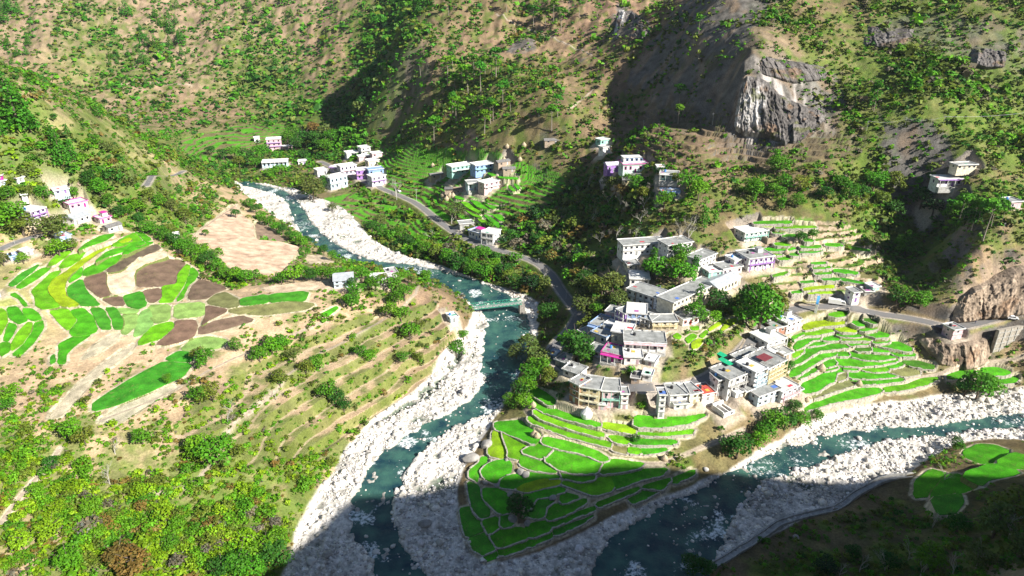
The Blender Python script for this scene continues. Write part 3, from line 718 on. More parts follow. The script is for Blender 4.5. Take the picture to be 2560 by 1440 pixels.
SOIL = """T T T T T T T T T T T d d b b b b r r r r b b b b b b b o o b b
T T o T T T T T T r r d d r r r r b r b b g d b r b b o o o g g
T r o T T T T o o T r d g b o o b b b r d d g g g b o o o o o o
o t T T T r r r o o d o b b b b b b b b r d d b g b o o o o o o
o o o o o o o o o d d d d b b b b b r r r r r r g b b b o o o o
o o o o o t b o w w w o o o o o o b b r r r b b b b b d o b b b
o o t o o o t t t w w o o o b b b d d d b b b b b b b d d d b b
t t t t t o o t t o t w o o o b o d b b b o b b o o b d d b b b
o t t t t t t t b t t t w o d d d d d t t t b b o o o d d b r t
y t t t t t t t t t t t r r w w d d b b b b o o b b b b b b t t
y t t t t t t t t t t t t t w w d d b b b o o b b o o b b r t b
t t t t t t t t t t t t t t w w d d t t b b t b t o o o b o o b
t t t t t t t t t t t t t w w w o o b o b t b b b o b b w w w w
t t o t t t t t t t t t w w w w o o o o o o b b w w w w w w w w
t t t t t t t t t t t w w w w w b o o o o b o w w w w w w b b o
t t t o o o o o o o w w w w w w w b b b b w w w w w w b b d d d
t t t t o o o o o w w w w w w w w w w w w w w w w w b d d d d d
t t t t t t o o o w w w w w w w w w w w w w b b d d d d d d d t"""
_d = np.array([[int(c) for c in l.split()] for l in DENS.split('\n')], float)
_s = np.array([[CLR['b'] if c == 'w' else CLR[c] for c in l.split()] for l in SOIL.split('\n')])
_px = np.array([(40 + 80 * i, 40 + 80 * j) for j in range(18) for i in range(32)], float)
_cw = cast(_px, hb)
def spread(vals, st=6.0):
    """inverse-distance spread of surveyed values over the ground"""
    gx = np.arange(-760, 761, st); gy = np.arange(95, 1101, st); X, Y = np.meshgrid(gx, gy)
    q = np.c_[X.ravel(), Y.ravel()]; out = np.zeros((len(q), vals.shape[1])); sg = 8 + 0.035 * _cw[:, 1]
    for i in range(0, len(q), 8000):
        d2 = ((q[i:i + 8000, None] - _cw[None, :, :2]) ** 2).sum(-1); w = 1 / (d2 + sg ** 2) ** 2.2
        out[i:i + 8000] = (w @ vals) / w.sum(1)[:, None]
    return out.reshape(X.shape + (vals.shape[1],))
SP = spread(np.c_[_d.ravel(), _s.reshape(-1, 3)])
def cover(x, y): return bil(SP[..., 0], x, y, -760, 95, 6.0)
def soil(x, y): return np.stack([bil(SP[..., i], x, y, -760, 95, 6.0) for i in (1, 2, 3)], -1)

KCOL = dict(g=(.062,.30,.008), e=(.05,.25,.015), y=(.25,.40,.01), l=(.12,.36,.008), k=(.05,.16,.012), o=(.20,.21,.08), b=(.155,.11,.075), t=(.60,.47,.33), w=(.21,.36,.09), r=(.30,.21,.15))
# ------------------------------------------------------------------ the terrain mesh
def terrain_state(x, y, want_col=False):
    z = base_h(x, y); z0 = z.copy()
    z, fr, inT = terraces(x, y, z)
    shp = z.shape
    bund = np.zeros(shp); plot = np.zeros(shp, bool); hz = np.full(shp, -1e9)
    X = x.ravel(); Y = y.ravel(); Z = z.ravel(); HZ = hz.ravel(); BU = bund.ravel(); PT = plot.ravel()
    for p in PL:
        po = p['poly']; m = 2.2
        sel = np.nonzero((X > po[:, 0].min() - m) & (X < po[:, 0].max() + m) & (Y > po[:, 1].min() - m) & (Y < po[:, 1].max() + m))[0]
        if not len(sel): continue
        xs, ys = X[sel], Y[sel]; ins = inpoly(xs, ys, po); d = edge_dist(xs, ys, po)
        h = p['P0'][2] + (xs - p['P0'][0]) * p['g'][0] + (ys - p['P0'][1]) * p['g'][1]
        a = sel[ins | (d < .35)]; hh = h[ins | (d < .35)]; HZ[a] = np.maximum(HZ[a], hh); PT[sel[ins]] = True
        b = sel[(~ins) & (d < 1.5)]; BU[b] = np.maximum(BU[b], 1 - d[(~ins) & (d < 1.5)] / 1.5)
    z = np.where(HZ.reshape(shp) > -1e8, HZ.reshape(shp), Z.reshape(shp)); bund = BU.reshape(shp); plot = PT.reshape(shp)
    road = np.zeros(shp); rcl = np.zeros(shp, bool)
    for grp, dh in ((ROADW + LROADW, 0.0),):
        for w, hw in grp:
            m = 9; sel = (x > w[:, 0].min() - m) & (x < w[:, 0].max() + m) & (y > w[:, 1].min() - m) & (y < w[:, 1].max() + m)
            d, lz = near_line(x[sel], y[sel], w); k = 1 - sstep(hw + .9, hw + 5.0, d)
            k = np.where(plot[sel], 0, k); z[sel] = z[sel] * (1 - k) + lz * k
            road[sel] = np.maximum(road[sel], 1 - sstep(hw + .6, hw + 1.6, d)); rcl[sel] |= d < hw + (3.4 if hw > 1.9 else 1.6)
    pad = np.zeros(shp)
    for cx, cy, cz, hw, hd, rot in PADS:
        R_ = max(hw, hd) + 5; sel = (np.abs(x - cx) < R_ * 1.5) & (np.abs(y - cy) < R_ * 1.5)
        if not sel.any(): continue
        u = (x[sel] - cx) * cos(rot) + (y[sel] - cy) * sin(rot); v = -(x[sel] - cx) * sin(rot) + (y[sel] - cy) * cos(rot)
        d = np.maximum(np.abs(u) - hw, np.abs(v) - hd); k = 1 - sstep(0.6, 2.6, d); k = np.where(plot[sel] & (d > .3), 0, k)
        zs = z[sel]; tg_ = np.where(zs > cz, cz, np.minimum(cz, zs + .7)); z[sel] = zs * (1 - k) + tg_ * k; pad[sel] = np.maximum(pad[sel], 1 - sstep(0.8, 3.0, d))
    path = np.zeros(shp)
    for w, hw in PATHW:
        m = 3; sel = (x > w[:, 0].min() - m) & (x < w[:, 0].max() + m) & (y > w[:, 1].min() - m) & (y < w[:, 1].max() + m)
        d = edge_dist(x[sel], y[sel], w, False); path[sel] = np.maximum(path[sel], (1 - sstep(hw, hw + .8, d)) * min(1, hw * 1.6))
    return z, dict(rcl=rcl, fr=fr, inT=inT, bund=bund, plot=plot, road=road, pad=pad, path=path, z0=z0)

NR, NC = 1180, 1340
_q = np.linspace(0, 1, NR); ROWY = 100 * np.exp(_q * math.log(1120 / 100.0))
def halfw(y): return 55 + 0.74 * y
def build_terrain():
    global FZ, BUSY
    u = np.linspace(-1, 1, NC); y = np.repeat(ROWY[:, None], NC, 1); x = u[None] * halfw(y)
    z, st = terrain_state(x, y); FZ = z
    # soil colour
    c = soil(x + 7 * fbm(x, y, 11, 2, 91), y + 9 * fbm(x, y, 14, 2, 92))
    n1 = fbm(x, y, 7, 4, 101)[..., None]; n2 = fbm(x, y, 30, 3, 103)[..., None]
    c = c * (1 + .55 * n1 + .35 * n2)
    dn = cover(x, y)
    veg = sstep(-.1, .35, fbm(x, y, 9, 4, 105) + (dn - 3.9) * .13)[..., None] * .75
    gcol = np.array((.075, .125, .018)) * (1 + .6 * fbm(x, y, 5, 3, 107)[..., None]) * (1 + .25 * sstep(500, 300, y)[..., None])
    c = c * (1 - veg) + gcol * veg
    dry = np.clip(fbm(x, y, 4, 3, 109), 0, 1)[..., None]
    c = c + dry * np.array((.10, .065, .02))
    # steep ground shows rock, darkened in colour to deepen the ridge face's shade
    zx = np.gradient(z, axis=1) / np.gradient(x, axis=1); zy = np.gradient(z, axis=0) / np.gradient(y, axis=0); sl = np.sqrt(zx ** 2 + zy ** 2)
    rockc = np.array((.125, .117, .105)) * (1 + .9 * fbm(x + z * .7, z * 1.3 + y, 5, 4, 111)[..., None]) + np.array((.10, .055, .02)) * sstep(0, .4, fbm(x, y, 12, 2, 113))[..., None]
    zrel = z - bil(ZR, x, y)
    rk = sstep(1.35, 1.9, sl + .35 * fbm(x, y, 8, 3, 115)) * sstep(6, 14, zrel) * (.15 + .85 * sstep(-120, -20, x))
    for i, M in enumerate(CLIFF): rk = np.maximum(rk, sstep(.3, .6, bil(M, x, y) + .5 * fbm(x, y, 9, 4, 116)) * (.9 if i != 7 else .5))
    orange = sstep(.3, .7, np.maximum(bil(CLIFF[3], x, y), bil(CLIFF[4], x, y)))[..., None]
    rockc = rockc * (1 - orange) + np.array((.36, .27, .19)) * (1 + .8 * fbm(x + z * .7, z * 1.3 + y, 5, 4, 111)[..., None]) * orange
    wt = (sstep(.35, .6, bil(CLIFF[0], x, y)) * sstep(.0, .3, fbm(x, z * .3, 6, 3, 118) + .1) * sstep(172, 150, x))[..., None]
    rockc = rockc * (1 - .8 * wt) + np.array((.55, .50, .46)) * wt * .8
    rk = rk[..., None]
    c = c * (1 - rk) + rockc * rk
    # terraces: grassy or green treads, darker risers
    ti = terr_index(x, y); fr = st['fr']; riser = (st['inT'] > 0) * sstep(.66, .76, fr)
    g1 = np.array(KCOL['g']) * (1 + .35 * n1); patch = sstep(-.6, -.2, fbm(x, y, 20, 2, 121))
    tg = ((ti == 1) * patch * .9 + (ti == 2) * patch * .8 + (ti == 4) * .35 * sstep(-.1, .1, fbm(x, y, 12, 2, 122)) + (ti == 6) * .8 * sstep(-.5, -.1, fbm(x, y, 12, 2, 123))) * (1 - riser) * (st['inT'] > 0) * sstep(.02, .1, fr)
    tg = tg[..., None]; c = c * (1 - tg) + g1 * tg
    lip = (sstep(.48, .56, fr) * sstep(.72, .66, fr) * (ti == 5) * (st['inT'] > 0) * .7)[..., None]; c = c * (1 - lip) + np.array((.52, .40, .27)) * (1 + .5 * n1) * lip
    r5 = (riser * (ti == 5) * .8)[..., None]; c = c * (1 - r5) + np.array((.12, .15, .03)) * (1 + .6 * n1) * r5
    rs = (riser * (ti != 4) * (ti != 5) * .75)[..., None]; c = c * (1 - rs) + np.array((.13, .10, .055)) * (1 + .5 * n1) * rs
    r4 = (riser * (ti == 4) * .8)[..., None]; c = c * (1 - r4) + np.array((.45, .34, .24)) * (1 + .5 * n1) * r4
    # gravel
    bed = sstep(.35, .62, msk(BED, x, y) + .12 * fbm(x, y, 6, 3, 131))[..., None]
    wn = fbm(x, y, 1.6, 3, 133)[..., None]
    grav = np.array((.62, .58, .52)) * (1 + .55 * wn + .35 * fbm(x, y, 14, 3, 135)[..., None])
    wet = sstep(.55, .05, z - bil(ZR, x, y))[..., None] * .55; grav = grav * (1 - wet) + np.array((.20, .19, .16)) * wet
    deep = sstep(.15, -.5, z - bil(ZR, x, y))[..., None]; grav = grav * (1 - deep) + np.array((.13, .16, .12)) * deep
    c = c * (1 - bed) + grav * bed
    # plots, bunds, paths, pads, road verge
    bc = np.array((.52, .46, .32)) * (1 - .35 * sstep(.05, .35, fbm(x, y, 5, 2, 143)))[..., None]  * (1 + .7 * fbm(x, y, 1.5, 3, 141)[..., None]); b = sstep(.15, .55, st['bund'] + .25 * fbm(x, y, 3, 2, 142))[..., None] * .85
    c = c * (1 - b) + bc * b
    c = np.where(st['plot'][..., None], np.array((.14, .17, .05)), c)
    for key, col, a in (('path', (.55, .46, .36), .85), ('pad', (.50, .42, .33), .8), ('road', (.40, .35, .30), .9)):
        k = (st[key] * a)[..., None]; k = np.where(st['plot'][..., None], k * .3, k); c = c * (1 - k) + np.array(col) * (1 + .4 * n1 + .3 * wn) * k
    global RIS; RIS = np.where((st['inT'] > 0) & (ti == 5), fr, -1.0)
    BUSY = (tg[..., 0] > .3) & (fbm(x, y, 9, 2, 124) < .42) | st['plot'] | st['rcl'] | (st['bund'] > .35) | (st['road'] > .25) | (st['pad'] > .3) | (st['path'] > .5) | (bed[..., 0] > .3)
    c = np.clip(c, .01, .9)
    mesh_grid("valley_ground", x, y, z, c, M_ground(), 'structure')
    # wider and coarser land round the view, so that the valley has its other side
    gx = np.arange(-1000, 1001, 6.0); gy = np.arange(-330, 1290, 6.0); X, Y = np.meshgrid(gx, gy); Z = base_h(X, Y)
    inside = (Y > 104) & (Y < 1100) & (np.abs(X) < halfw(Y) - 8)
    Z = Z - np.where(inside, 14.0, 0) - np.where((Y > 95) & (Y <= 110) & (np.abs(X) < halfw(Y)), .4, 0)
    cc = np.array(CLR['b']) * (1 + .5 * fbm(X, Y, 30, 3, 151)[..., None]) + np.zeros(X.shape + (3,))
    mesh_grid("mountainside", X, Y, Z, np.clip(cc, .02, .9), M_ground(), 'structure')
def mesh_grid(name, x, y, z, c, mat, kind):
    r, k = x.shape; me = bpy.data.meshes.new(name); v = np.stack([x, y, z], -1).astype(np.float32).reshape(-1)
    me.vertices.add(r * k); me.vertices.foreach_set("co", v)
    i = (np.arange(r - 1)[:, None] * k + np.arange(k - 1)[None]).reshape(-1)
    f = np.stack([i, i + 1, i + k + 1, i + k], 1).astype(np.int32)
    me.loops.add(f.size); me.loops.foreach_set("vertex_index", f.reshape(-1)); me.polygons.add(len(f))
    me.polygons.foreach_set("loop_start", np.arange(0, f.size, 4, dtype=np.int32)); me.polygons.foreach_set("use_smooth", np.ones(len(f), bool))
    me.update(calc_edges=True)
    ca = me.color_attributes.new("col", 'FLOAT_COLOR', 'POINT'); ca.data.foreach_set("color", np.concatenate([c, np.ones(c.shape[:-1] + (1,))], -1).astype(np.float32).reshape(-1))
    me.materials.append(mat); o = bpy.data.objects.new(name, me); o["kind"] = kind; COL.objects.link(o); return o
def hf(x, y):
    """height of the finished ground"""
    x = np.asarray(x, float); y = np.asarray(y, float)
    v = np.log(np.clip(y, 100, 1119) / 100.0) / math.log(11.2) * (NR - 1); u = (x / halfw(y) + 1) / 2 * (NC - 1)
    u = np.clip(u, 0, NC - 1.001); v = np.clip(v, 0, NR - 1.001); i = u.astype(int); j = v.astype(int); a = u - i; b = v - j
    return (FZ[j, i] * (1 - a) + FZ[j, i + 1] * a) * (1 - b) + (FZ[j + 1, i] * (1 - a) + FZ[j + 1, i + 1] * a) * b

# ------------------------------------------------------------------ materials
def newmat(name):
    m = bpy.data.materials.new(name); m.use_nodes = True; n = m.node_tree; b = n.nodes["Principled BSDF"]; return m, n, b
_mg = None
def M_ground():
    global _mg
    if _mg: return _mg
    m, n, b = newmat("ground"); L = n.links.new; N = n.nodes.new
    at = N("ShaderNodeAttribute"); at.attribute_name = "col"; tc = N("ShaderNodeTexCoord")
    n1 = N("ShaderNodeTexNoise"); n1.inputs["Scale"].default_value = 1.4; n1.inputs["Detail"].default_value = 7; n1.inputs["Roughness"].default_value = .7
    L(tc.outputs["Object"], n1.inputs["Vector"])
    mr = N("ShaderNodeMapRange"); mr.inputs[1].default_value = .3; mr.inputs[2].default_value = .7; mr.inputs[3].default_value = .62; mr.inputs[4].default_value = 1.38
    L(n1.outputs[0], mr.inputs[0])
    mx = N("ShaderNodeMix"); mx.data_type = 'RGBA'; mx.blend_type = 'MULTIPLY'; mx.inputs[0].default_value = 1
    L(at.outputs["Color"], mx.inputs[6]); L(mr.outputs[0], mx.inputs[7]); L(mx.outputs[2], b.inputs["Base Color"])
    b.inputs["Roughness"].default_value = .95; b.inputs["Specular IOR Level"].default_value = .1
    bp = N("ShaderNodeBump"); bp.inputs["Strength"].default_value = .6; bp.inputs["Distance"].default_value = .5; L(n1.outputs[0], bp.inputs["Height"]); L(bp.outputs[0], b.inputs["Normal"])
    _mg = m; return m
# ------------------------------------------------------------------ mesh helpers
def obj_from(name, verts, faces, mat, parent=None, smooth=False, cols=None, loc=None):
    me = bpy.data.meshes.new(name)
    me.from_pydata([tuple(v) for v in verts], [], [tuple(f) for f in faces]); me.update()
    if smooth: me.polygons.foreach_set("use_smooth", np.ones(len(me.polygons), bool))
    if cols is not None:
        ca = me.color_attributes.new("col", 'FLOAT_COLOR', 'POINT'); cc = np.c_[np.asarray(cols), np.ones(len(cols))]; ca.data.foreach_set("color", cc.astype(np.float32).reshape(-1))
    for m in (mat if isinstance(mat, (list, tuple)) else [mat]): me.materials.append(m)
    o = bpy.data.objects.new(name, me); COL.objects.link(o)
    if parent: o.parent = parent
    if loc is not None: o.location = loc
    return o
def fast_mesh(name, V, F, mat, cols=None, smooth=False):
    """V (n,3), F (m,k) arrays"""
    me = bpy.data.meshes.new(name); V = np.asarray(V, np.float32); F = np.asarray(F, np.int32)
    me.vertices.add(len(V)); me.vertices.foreach_set("co", V.reshape(-1)); me.loops.add(F.size); me.loops.foreach_set("vertex_index", F.reshape(-1))
    me.polygons.add(len(F)); me.polygons.foreach_set("loop_start", np.arange(0, F.size, F.shape[1], dtype=np.int32))
    if smooth: me.polygons.foreach_set("use_smooth", np.ones(len(F), bool))
    me.update(calc_edges=True)
    if cols is not None:
        ca = me.color_attributes.new("col", 'FLOAT_COLOR', 'POINT'); ca.data.foreach_set("color", np.c_[cols, np.ones(len(cols))].astype(np.float32).reshape(-1))
    me.materials.append(mat); return me
def tag(o, label=None, cat=None, group=None, kind=None):
    if label: o["label"] = label
    if cat: o["category"] = cat
    if group: o["group"] = group
    if kind: o["kind"] = kind
    return o
def empty(name, loc, rz=0.0):
    o = bpy.data.objects.new(name, None); COL.objects.link(o); o.location = loc; o.rotation_euler = (0, 0, rz); return o
_mats = {}
def paint(name, col, rough=.85, var=.18, scale=1.2, spec=.2, metal=0.0, bump=.0, dirt=None):
    """plain surface with its own uneven, weathered colour"""
    key = (name, tuple(col), rough)
    if key in _mats: return _mats[key]
    m, n, b = newmat(name); L = n.links.new; N = n.nodes.new; tc = N("ShaderNodeTexCoord")
    t = N("ShaderNodeTexNoise"); t.inputs["Scale"].default_value = scale; t.inputs["Detail"].default_value = 6; t.inputs["Roughness"].default_value = .65; L(tc.outputs["Object"], t.inputs["Vector"])
    r = N("ShaderNodeValToRGB"); r.color_ramp.elements[0].position = .3; r.color_ramp.elements[1].position = .7
    d = dirt or [c * (1 - var * 1.6) for c in col]
    r.color_ramp.elements[0].color = (*d, 1); r.color_ramp.elements[1].color = (*[min(1, c * (1 + var * .5)) for c in col], 1)
    L(t.outputs[0], r.inputs[0]); L(r.outputs[0], b.inputs["Base Color"]); b.inputs["Roughness"].default_value = rough
    b.inputs["Specular IOR Level"].default_value = spec; b.inputs["Metallic"].default_value = metal
    if bump:
        bp = N("ShaderNodeBump"); bp.inputs["Strength"].default_value = bump; bp.inputs["Distance"].default_value = .1; L(t.outputs[0], bp.inputs["Height"]); L(bp.outputs[0], b.inputs["Normal"])
    _mats[key] = m; return m
def M_attr(name, rough=.9, var=.35, scale=2.0, bump=.3, spec=.15, trans=0):
    if name in _mats: return _mats[name]
    m, n, b = newmat(name); L = n.links.new; N = n.nodes.new
    at = N("ShaderNodeAttribute"); at.attribute_name = "col"; tc = N("ShaderNodeTexCoord"); t = N("ShaderNodeTexNoise"); t.inputs["Scale"].default_value = scale; t.inputs["Detail"].default_value = 5
    L(tc.outputs["Object"], t.inputs["Vector"]); mr = N("ShaderNodeMapRange"); mr.inputs[1].default_value = .3; mr.inputs[2].default_value = .7; mr.inputs[3].default_value = 1 - var; mr.inputs[4].default_value = 1 + var
    L(t.outputs[0], mr.inputs[0]); mx = N("ShaderNodeMix"); mx.data_type = 'RGBA'; mx.blend_type = 'MULTIPLY'; mx.inputs[0].default_value = 1; L(at.outputs["Color"], mx.inputs[6]); L(mr.outputs[0], mx.inputs[7])
    L(mx.outputs[2], b.inputs["Base Color"]); b.inputs["Roughness"].default_value = rough; b.inputs["Specular IOR Level"].default_value = spec
    if bump:
        bp = N("ShaderNodeBump"); bp.inputs["Strength"].default_value = bump; bp.inputs["Distance"].default_value = .3; L(t.outputs[0], bp.inputs["Height"]); L(bp.outputs[0], b.inputs["Normal"])
    _mats[name] = m; return m

# ------------------------------------------------------------------ water
def build_water():
    m, n, b = newmat("river_water"); L = n.links.new; N = n.nodes.new; tc = N("ShaderNodeTexCoord")
    at = N("ShaderNodeAttribute"); at.attribute_name = "col"
    t1 = N("ShaderNodeTexNoise"); t1.inputs["Scale"].default_value = .16; t1.inputs["Detail"].default_value = 5; L(tc.outputs["Object"], t1.inputs["Vector"])
    t2 = N("ShaderNodeTexNoise"); t2.inputs["Scale"].default_value = .9; t2.inputs["Detail"].default_value = 8; t2.inputs["Roughness"].default_value = .7; L(tc.outputs["Object"], t2.inputs["Vector"])
    r = N("ShaderNodeValToRGB"); r.color_ramp.elements[0].position = .35; r.color_ramp.elements[0].color = (.010, .042, .056, 1); r.color_ramp.elements[1].position = .68; r.color_ramp.elements[1].color = (.055, .145, .11, 1)
    L(t1.outputs[0], r.inputs[0])
    # foam where the river breaks over stones: the rapid strength is stored on the sheet
    ad = N("ShaderNodeMath"); ad.operation = 'ADD'; sp = N("ShaderNodeSeparateColor"); L(at.outputs["Color"], sp.inputs[0]); L(sp.outputs[0], ad.inputs[0]); L(t2.outputs[0], ad.inputs[1])
    mr = N("ShaderNodeMapRange"); mr.inputs[1].default_value = .88; mr.inputs[2].default_value = 1.02; mr.inputs[3].default_value = 0; mr.inputs[4].default_value = 1; L(ad.outputs[0], mr.inputs[0])
    mx = N("ShaderNodeMix"); mx.data_type = 'RGBA'; L(mr.outputs[0], mx.inputs[0]); L(r.outputs[0], mx.inputs[6]); mx.inputs[7].default_value = (.75, .80, .80, 1)
    L(mx.outputs[2], b.inputs["Base Color"]); b.inputs["Roughness"].default_value = .12; b.inputs["IOR"].default_value = 1.33
    mr2 = N("ShaderNodeMapRange"); mr2.inputs[3].default_value = .10; mr2.inputs[4].default_value = .8; L(mr.outputs[0], mr2.inputs[0]); L(mr2.outputs[0], b.inputs["Roughness"])
    bp = N("ShaderNodeBump"); bp.inputs["Strength"].default_value = .55; bp.inputs["Distance"].default_value = .5; L(t2.outputs[0], bp.inputs["Height"]); L(bp.outputs[0], b.inputs["Normal"])
    keep = bl(WATM, 3) > .02; st = 1
    X, Y = MXX, MYY; Z = bil(ZR, X, Y) + .10 * fbm(X, Y, 3.5, 3, 201)
    rap = .10 + .36 * sstep(-.1, .4, fbm(X, Y, 13, 3, 203))
    for px, py, z, rad, s in [(1040,680,4,20,.4),(760,560,5,25,.34),(1240,1010,2.2,13,.36),(1180,1060,2,10,.22),(2000,1150,2,15,.32),(1900,1165,1.8,14,.36),(2130,1110,2.6,9,.4),(2540,1060,4,16,.34),(1760,1300,.8,14,.22),(1160,730,3.6,16,.25),(2250,1100,3,8,.3),(1000,1380,.7,10,.25)]:
        w = at_z([(px, py)], z)[0]; rap = np.maximum(rap, s * np.exp(-((X - w[0]) ** 2 + (Y - w[1]) ** 2) / rad ** 2) + .02)
    for px, py, z, rad in [(1280,860,3,14),(1270,830,3,9)]:
        w = at_z([(px, py)], z)[0]; rap = rap * (1 - np.exp(-((X - w[0]) ** 2 + (Y - w[1]) ** 2) / rad ** 2))
    idx = -np.ones(X.shape, int); use = keep.copy(); idx[use] = np.arange(use.sum())
    q = use[:-1, :-1] & use[1:, :-1] & use[:-1, 1:] & use[1:, 1:]; j, i = np.nonzero(q)
    F = np.stack([idx[j, i], idx[j, i + 1], idx[j + 1, i + 1], idx[j + 1, i]], 1)
    V = np.stack([X[use], Y[use], Z[use]], 1); rc = rap[use]
    me = fast_mesh("river_water", V, F, m, np.stack([rc, rc, rc], 1), True); o = bpy.data.objects.new("river_water", me); COL.objects.link(o); tag(o, kind='structure')

# ------------------------------------------------------------------ crops on the plots
def M_crop():
    if "crop" in _mats: return _mats["crop"]
    m, n, b = newmat("crop"); L = n.links.new; N = n.nodes.new
    at = N("ShaderNodeAttribute"); at.attribute_name = "col"; tc = N("ShaderNodeTexCoord")
    a = N("ShaderNodeTexNoise"); a.inputs["Scale"].default_value = .22; a.inputs["Detail"].default_value = 3; L(tc.outputs["Object"], a.inputs["Vector"])
    c = N("ShaderNodeTexNoise"); c.inputs["Scale"].default_value = 2.6; c.inputs["Detail"].default_value = 5; c.inputs["Roughness"].default_value = .7; L(tc.outputs["Object"], c.inputs["Vector"])
    m1 = N("ShaderNodeMapRange"); m1.inputs[1].default_value = .3; m1.inputs[2].default_value = .7; m1.inputs[3].default_value = .6; m1.inputs[4].default_value = 1.35; L(a.outputs[0], m1.inputs[0])
    m2 = N("ShaderNodeMapRange"); m2.inputs[1].default_value = .3; m2.inputs[2].default_value = .7; m2.inputs[3].default_value = .6; m2.inputs[4].default_value = 1.35; L(c.outputs[0], m2.inputs[0])
    mm = N("ShaderNodeMath"); mm.operation = 'MULTIPLY'; L(m1.outputs[0], mm.inputs[0]); L(m2.outputs[0], mm.inputs[1])
    mx = N("ShaderNodeMix"); mx.data_type = 'RGBA'; mx.blend_type = 'MULTIPLY'; mx.inputs[0].default_value = 1; L(at.outputs["Color"], mx.inputs[6]); L(mm.outputs[0], mx.inputs[7])
    e = N("ShaderNodeTexNoise"); e.inputs["Scale"].default_value = .55; e.inputs["Detail"].default_value = 6; e.inputs["Roughness"].default_value = .75; L(tc.outputs["Object"], e.inputs["Vector"])
    m3 = N("ShaderNodeMapRange"); m3.inputs[1].default_value = .44; m3.inputs[2].default_value = .30; m3.inputs[3].default_value = 0; m3.inputs[4].default_value = .65; L(e.outputs[0], m3.inputs[0])
    m4 = N("ShaderNodeMix"); m4.data_type = 'RGBA'; L(m3.outputs[0], m4.inputs[0]); L(mx.outputs[2], m4.inputs[6]); m4.inputs[7].default_value = (.23, .22, .08, 1)
    L(m4.outputs[2], b.inputs["Base Color"]); b.inputs["Roughness"].default_value = .8; b.inputs["Specular IOR Level"].default_value = .15
    bp = N("ShaderNodeBump"); bp.inputs["Strength"].default_value = .5; bp.inputs["Distance"].default_value = .25; L(c.outputs[0], bp.inputs["Height"]); L(bp.outputs[0], b.inputs["Normal"])
    _mats["crop"] = m; return m
PNAME = dict(g='green_field', e='green_field', l='green_field', y='mustard_field', k='green_field', o='stubble_field', b='fallow_field', t='bare_field', w='green_field', r='fallow_field')
def build_plots():
    from mathutils.geometry import tessellate_polygon
    rnd = random.Random(5)
    for p in PL:
        po = p['poly'].copy(); L = np.linalg.norm(np.roll(po, -1, 0) - po, axis=1)
        # wobble the outline a little so that edges are not ruled lines
        pts = []
        for a, b_, l in zip(po, np.roll(po, -1, 0), L):
            k = max(1, int(l / 2.5))
            for i in range(k): pts.append(a + (b_ - a) * i / k)
        pts = np.array(pts); pts[:, 0] += .35 * pnoise(pts[:, 0] / 3, pts[:, 1] / 3, 301); pts[:, 1] += .35 * pnoise(pts[:, 0] / 3 + 40, pts[:, 1] / 3, 302)
        hgt = {'g': .22, 'e': .22, 'l': .25, 'y': .4, 'k': .2, 'o': .08, 'b': .12, 't': .05, 'w': .12, 'r': .05}[p['kind']]
        pts[:, 2] = p['P0'][2] + (pts[:, 0] - p['P0'][0]) * p['g'][0] + (pts[:, 1] - p['P0'][1]) * p['g'][1]
        tri = tessellate_polygon([[Vector(q) for q in pts]]); n = len(pts)
        top = pts.copy(); top[:, 2] += hgt; V = np.vstack([top, pts - np.array([0, 0, .25])]); F = [tuple(t) for t in tri]
        F += [(i, (i + 1) % n, n + (i + 1) % n, n + i) for i in range(n)]
        cen = pts.mean(0); V = V - cen; col = np.array(KCOL[p['kind']]) * (1 + rnd.uniform(-.13, .13)) * np.array([1 + rnd.uniform(-.15, .15), 1, 1])
        o = obj_from(PNAME[p['kind']], V, F, M_crop(), cols=np.repeat(col[None], len(V), 0), loc=cen); tag(o, kind='structure')

# ------------------------------------------------------------------ roads and paths laid on the ground
def strip(name, w, hw, mat, lift, cols=None, vary=0.0):
    w = np.asarray(w); L = np.r_[0, np.cumsum(np.linalg.norm(np.diff(w[:, :2], axis=0), axis=1))]
    s = np.arange(0, L[-1], 1.2); c = np.stack([np.interp(s, L, w[:, i]) for i in range(3)], 1)
    t = np.gradient(c[:, :2], axis=0); t /= np.linalg.norm(t, axis=1)[:, None] + 1e-9; nn = np.c_[-t[:, 1], t[:, 0]]
    V = []; F = []; K = 5
    for k in range(K):
        e = (k / (K - 1) * 2 - 1) * hw * (1 + vary * pnoise(s / 5, s * 0 + k, 311)); xy = c[:, :2] + nn * e[:, None]; V.append(np.c_[xy, np.maximum(hf(xy[:, 0], xy[:, 1]), c[:, 2] - .3 if hw > 1.5 else -99) + lift])
    V = np.concatenate(V); n = len(s)
    for k in range(K - 1):
        for i in range(n - 1): F.append((k * n + i, k * n + i + 1, (k + 1) * n + i + 1, (k + 1) * n + i))
    o = obj_from(name, V, F, mat, smooth=True); tag(o, kind='structure'); return c, nn
def build_roads():
    asph = paint("road_asphalt", (.15, .15, .155), .85, .3, .35, dirt=(.20, .185, .165))
    for w, hw in ROADW: strip("road", w, hw, asph, .10, vary=.08)
    for w, hw in LROADW: strip("road", w, hw, paint("side_road", (.24, .235, .23), .85, .3, .5), .10, vary=.1)
    tr = paint("trodden_path", (.40, .33, .25), .95, .3, .8)
    for w, hw in PATHW: strip("path", w, max(hw * .8, .35), tr, .12, vary=.35)
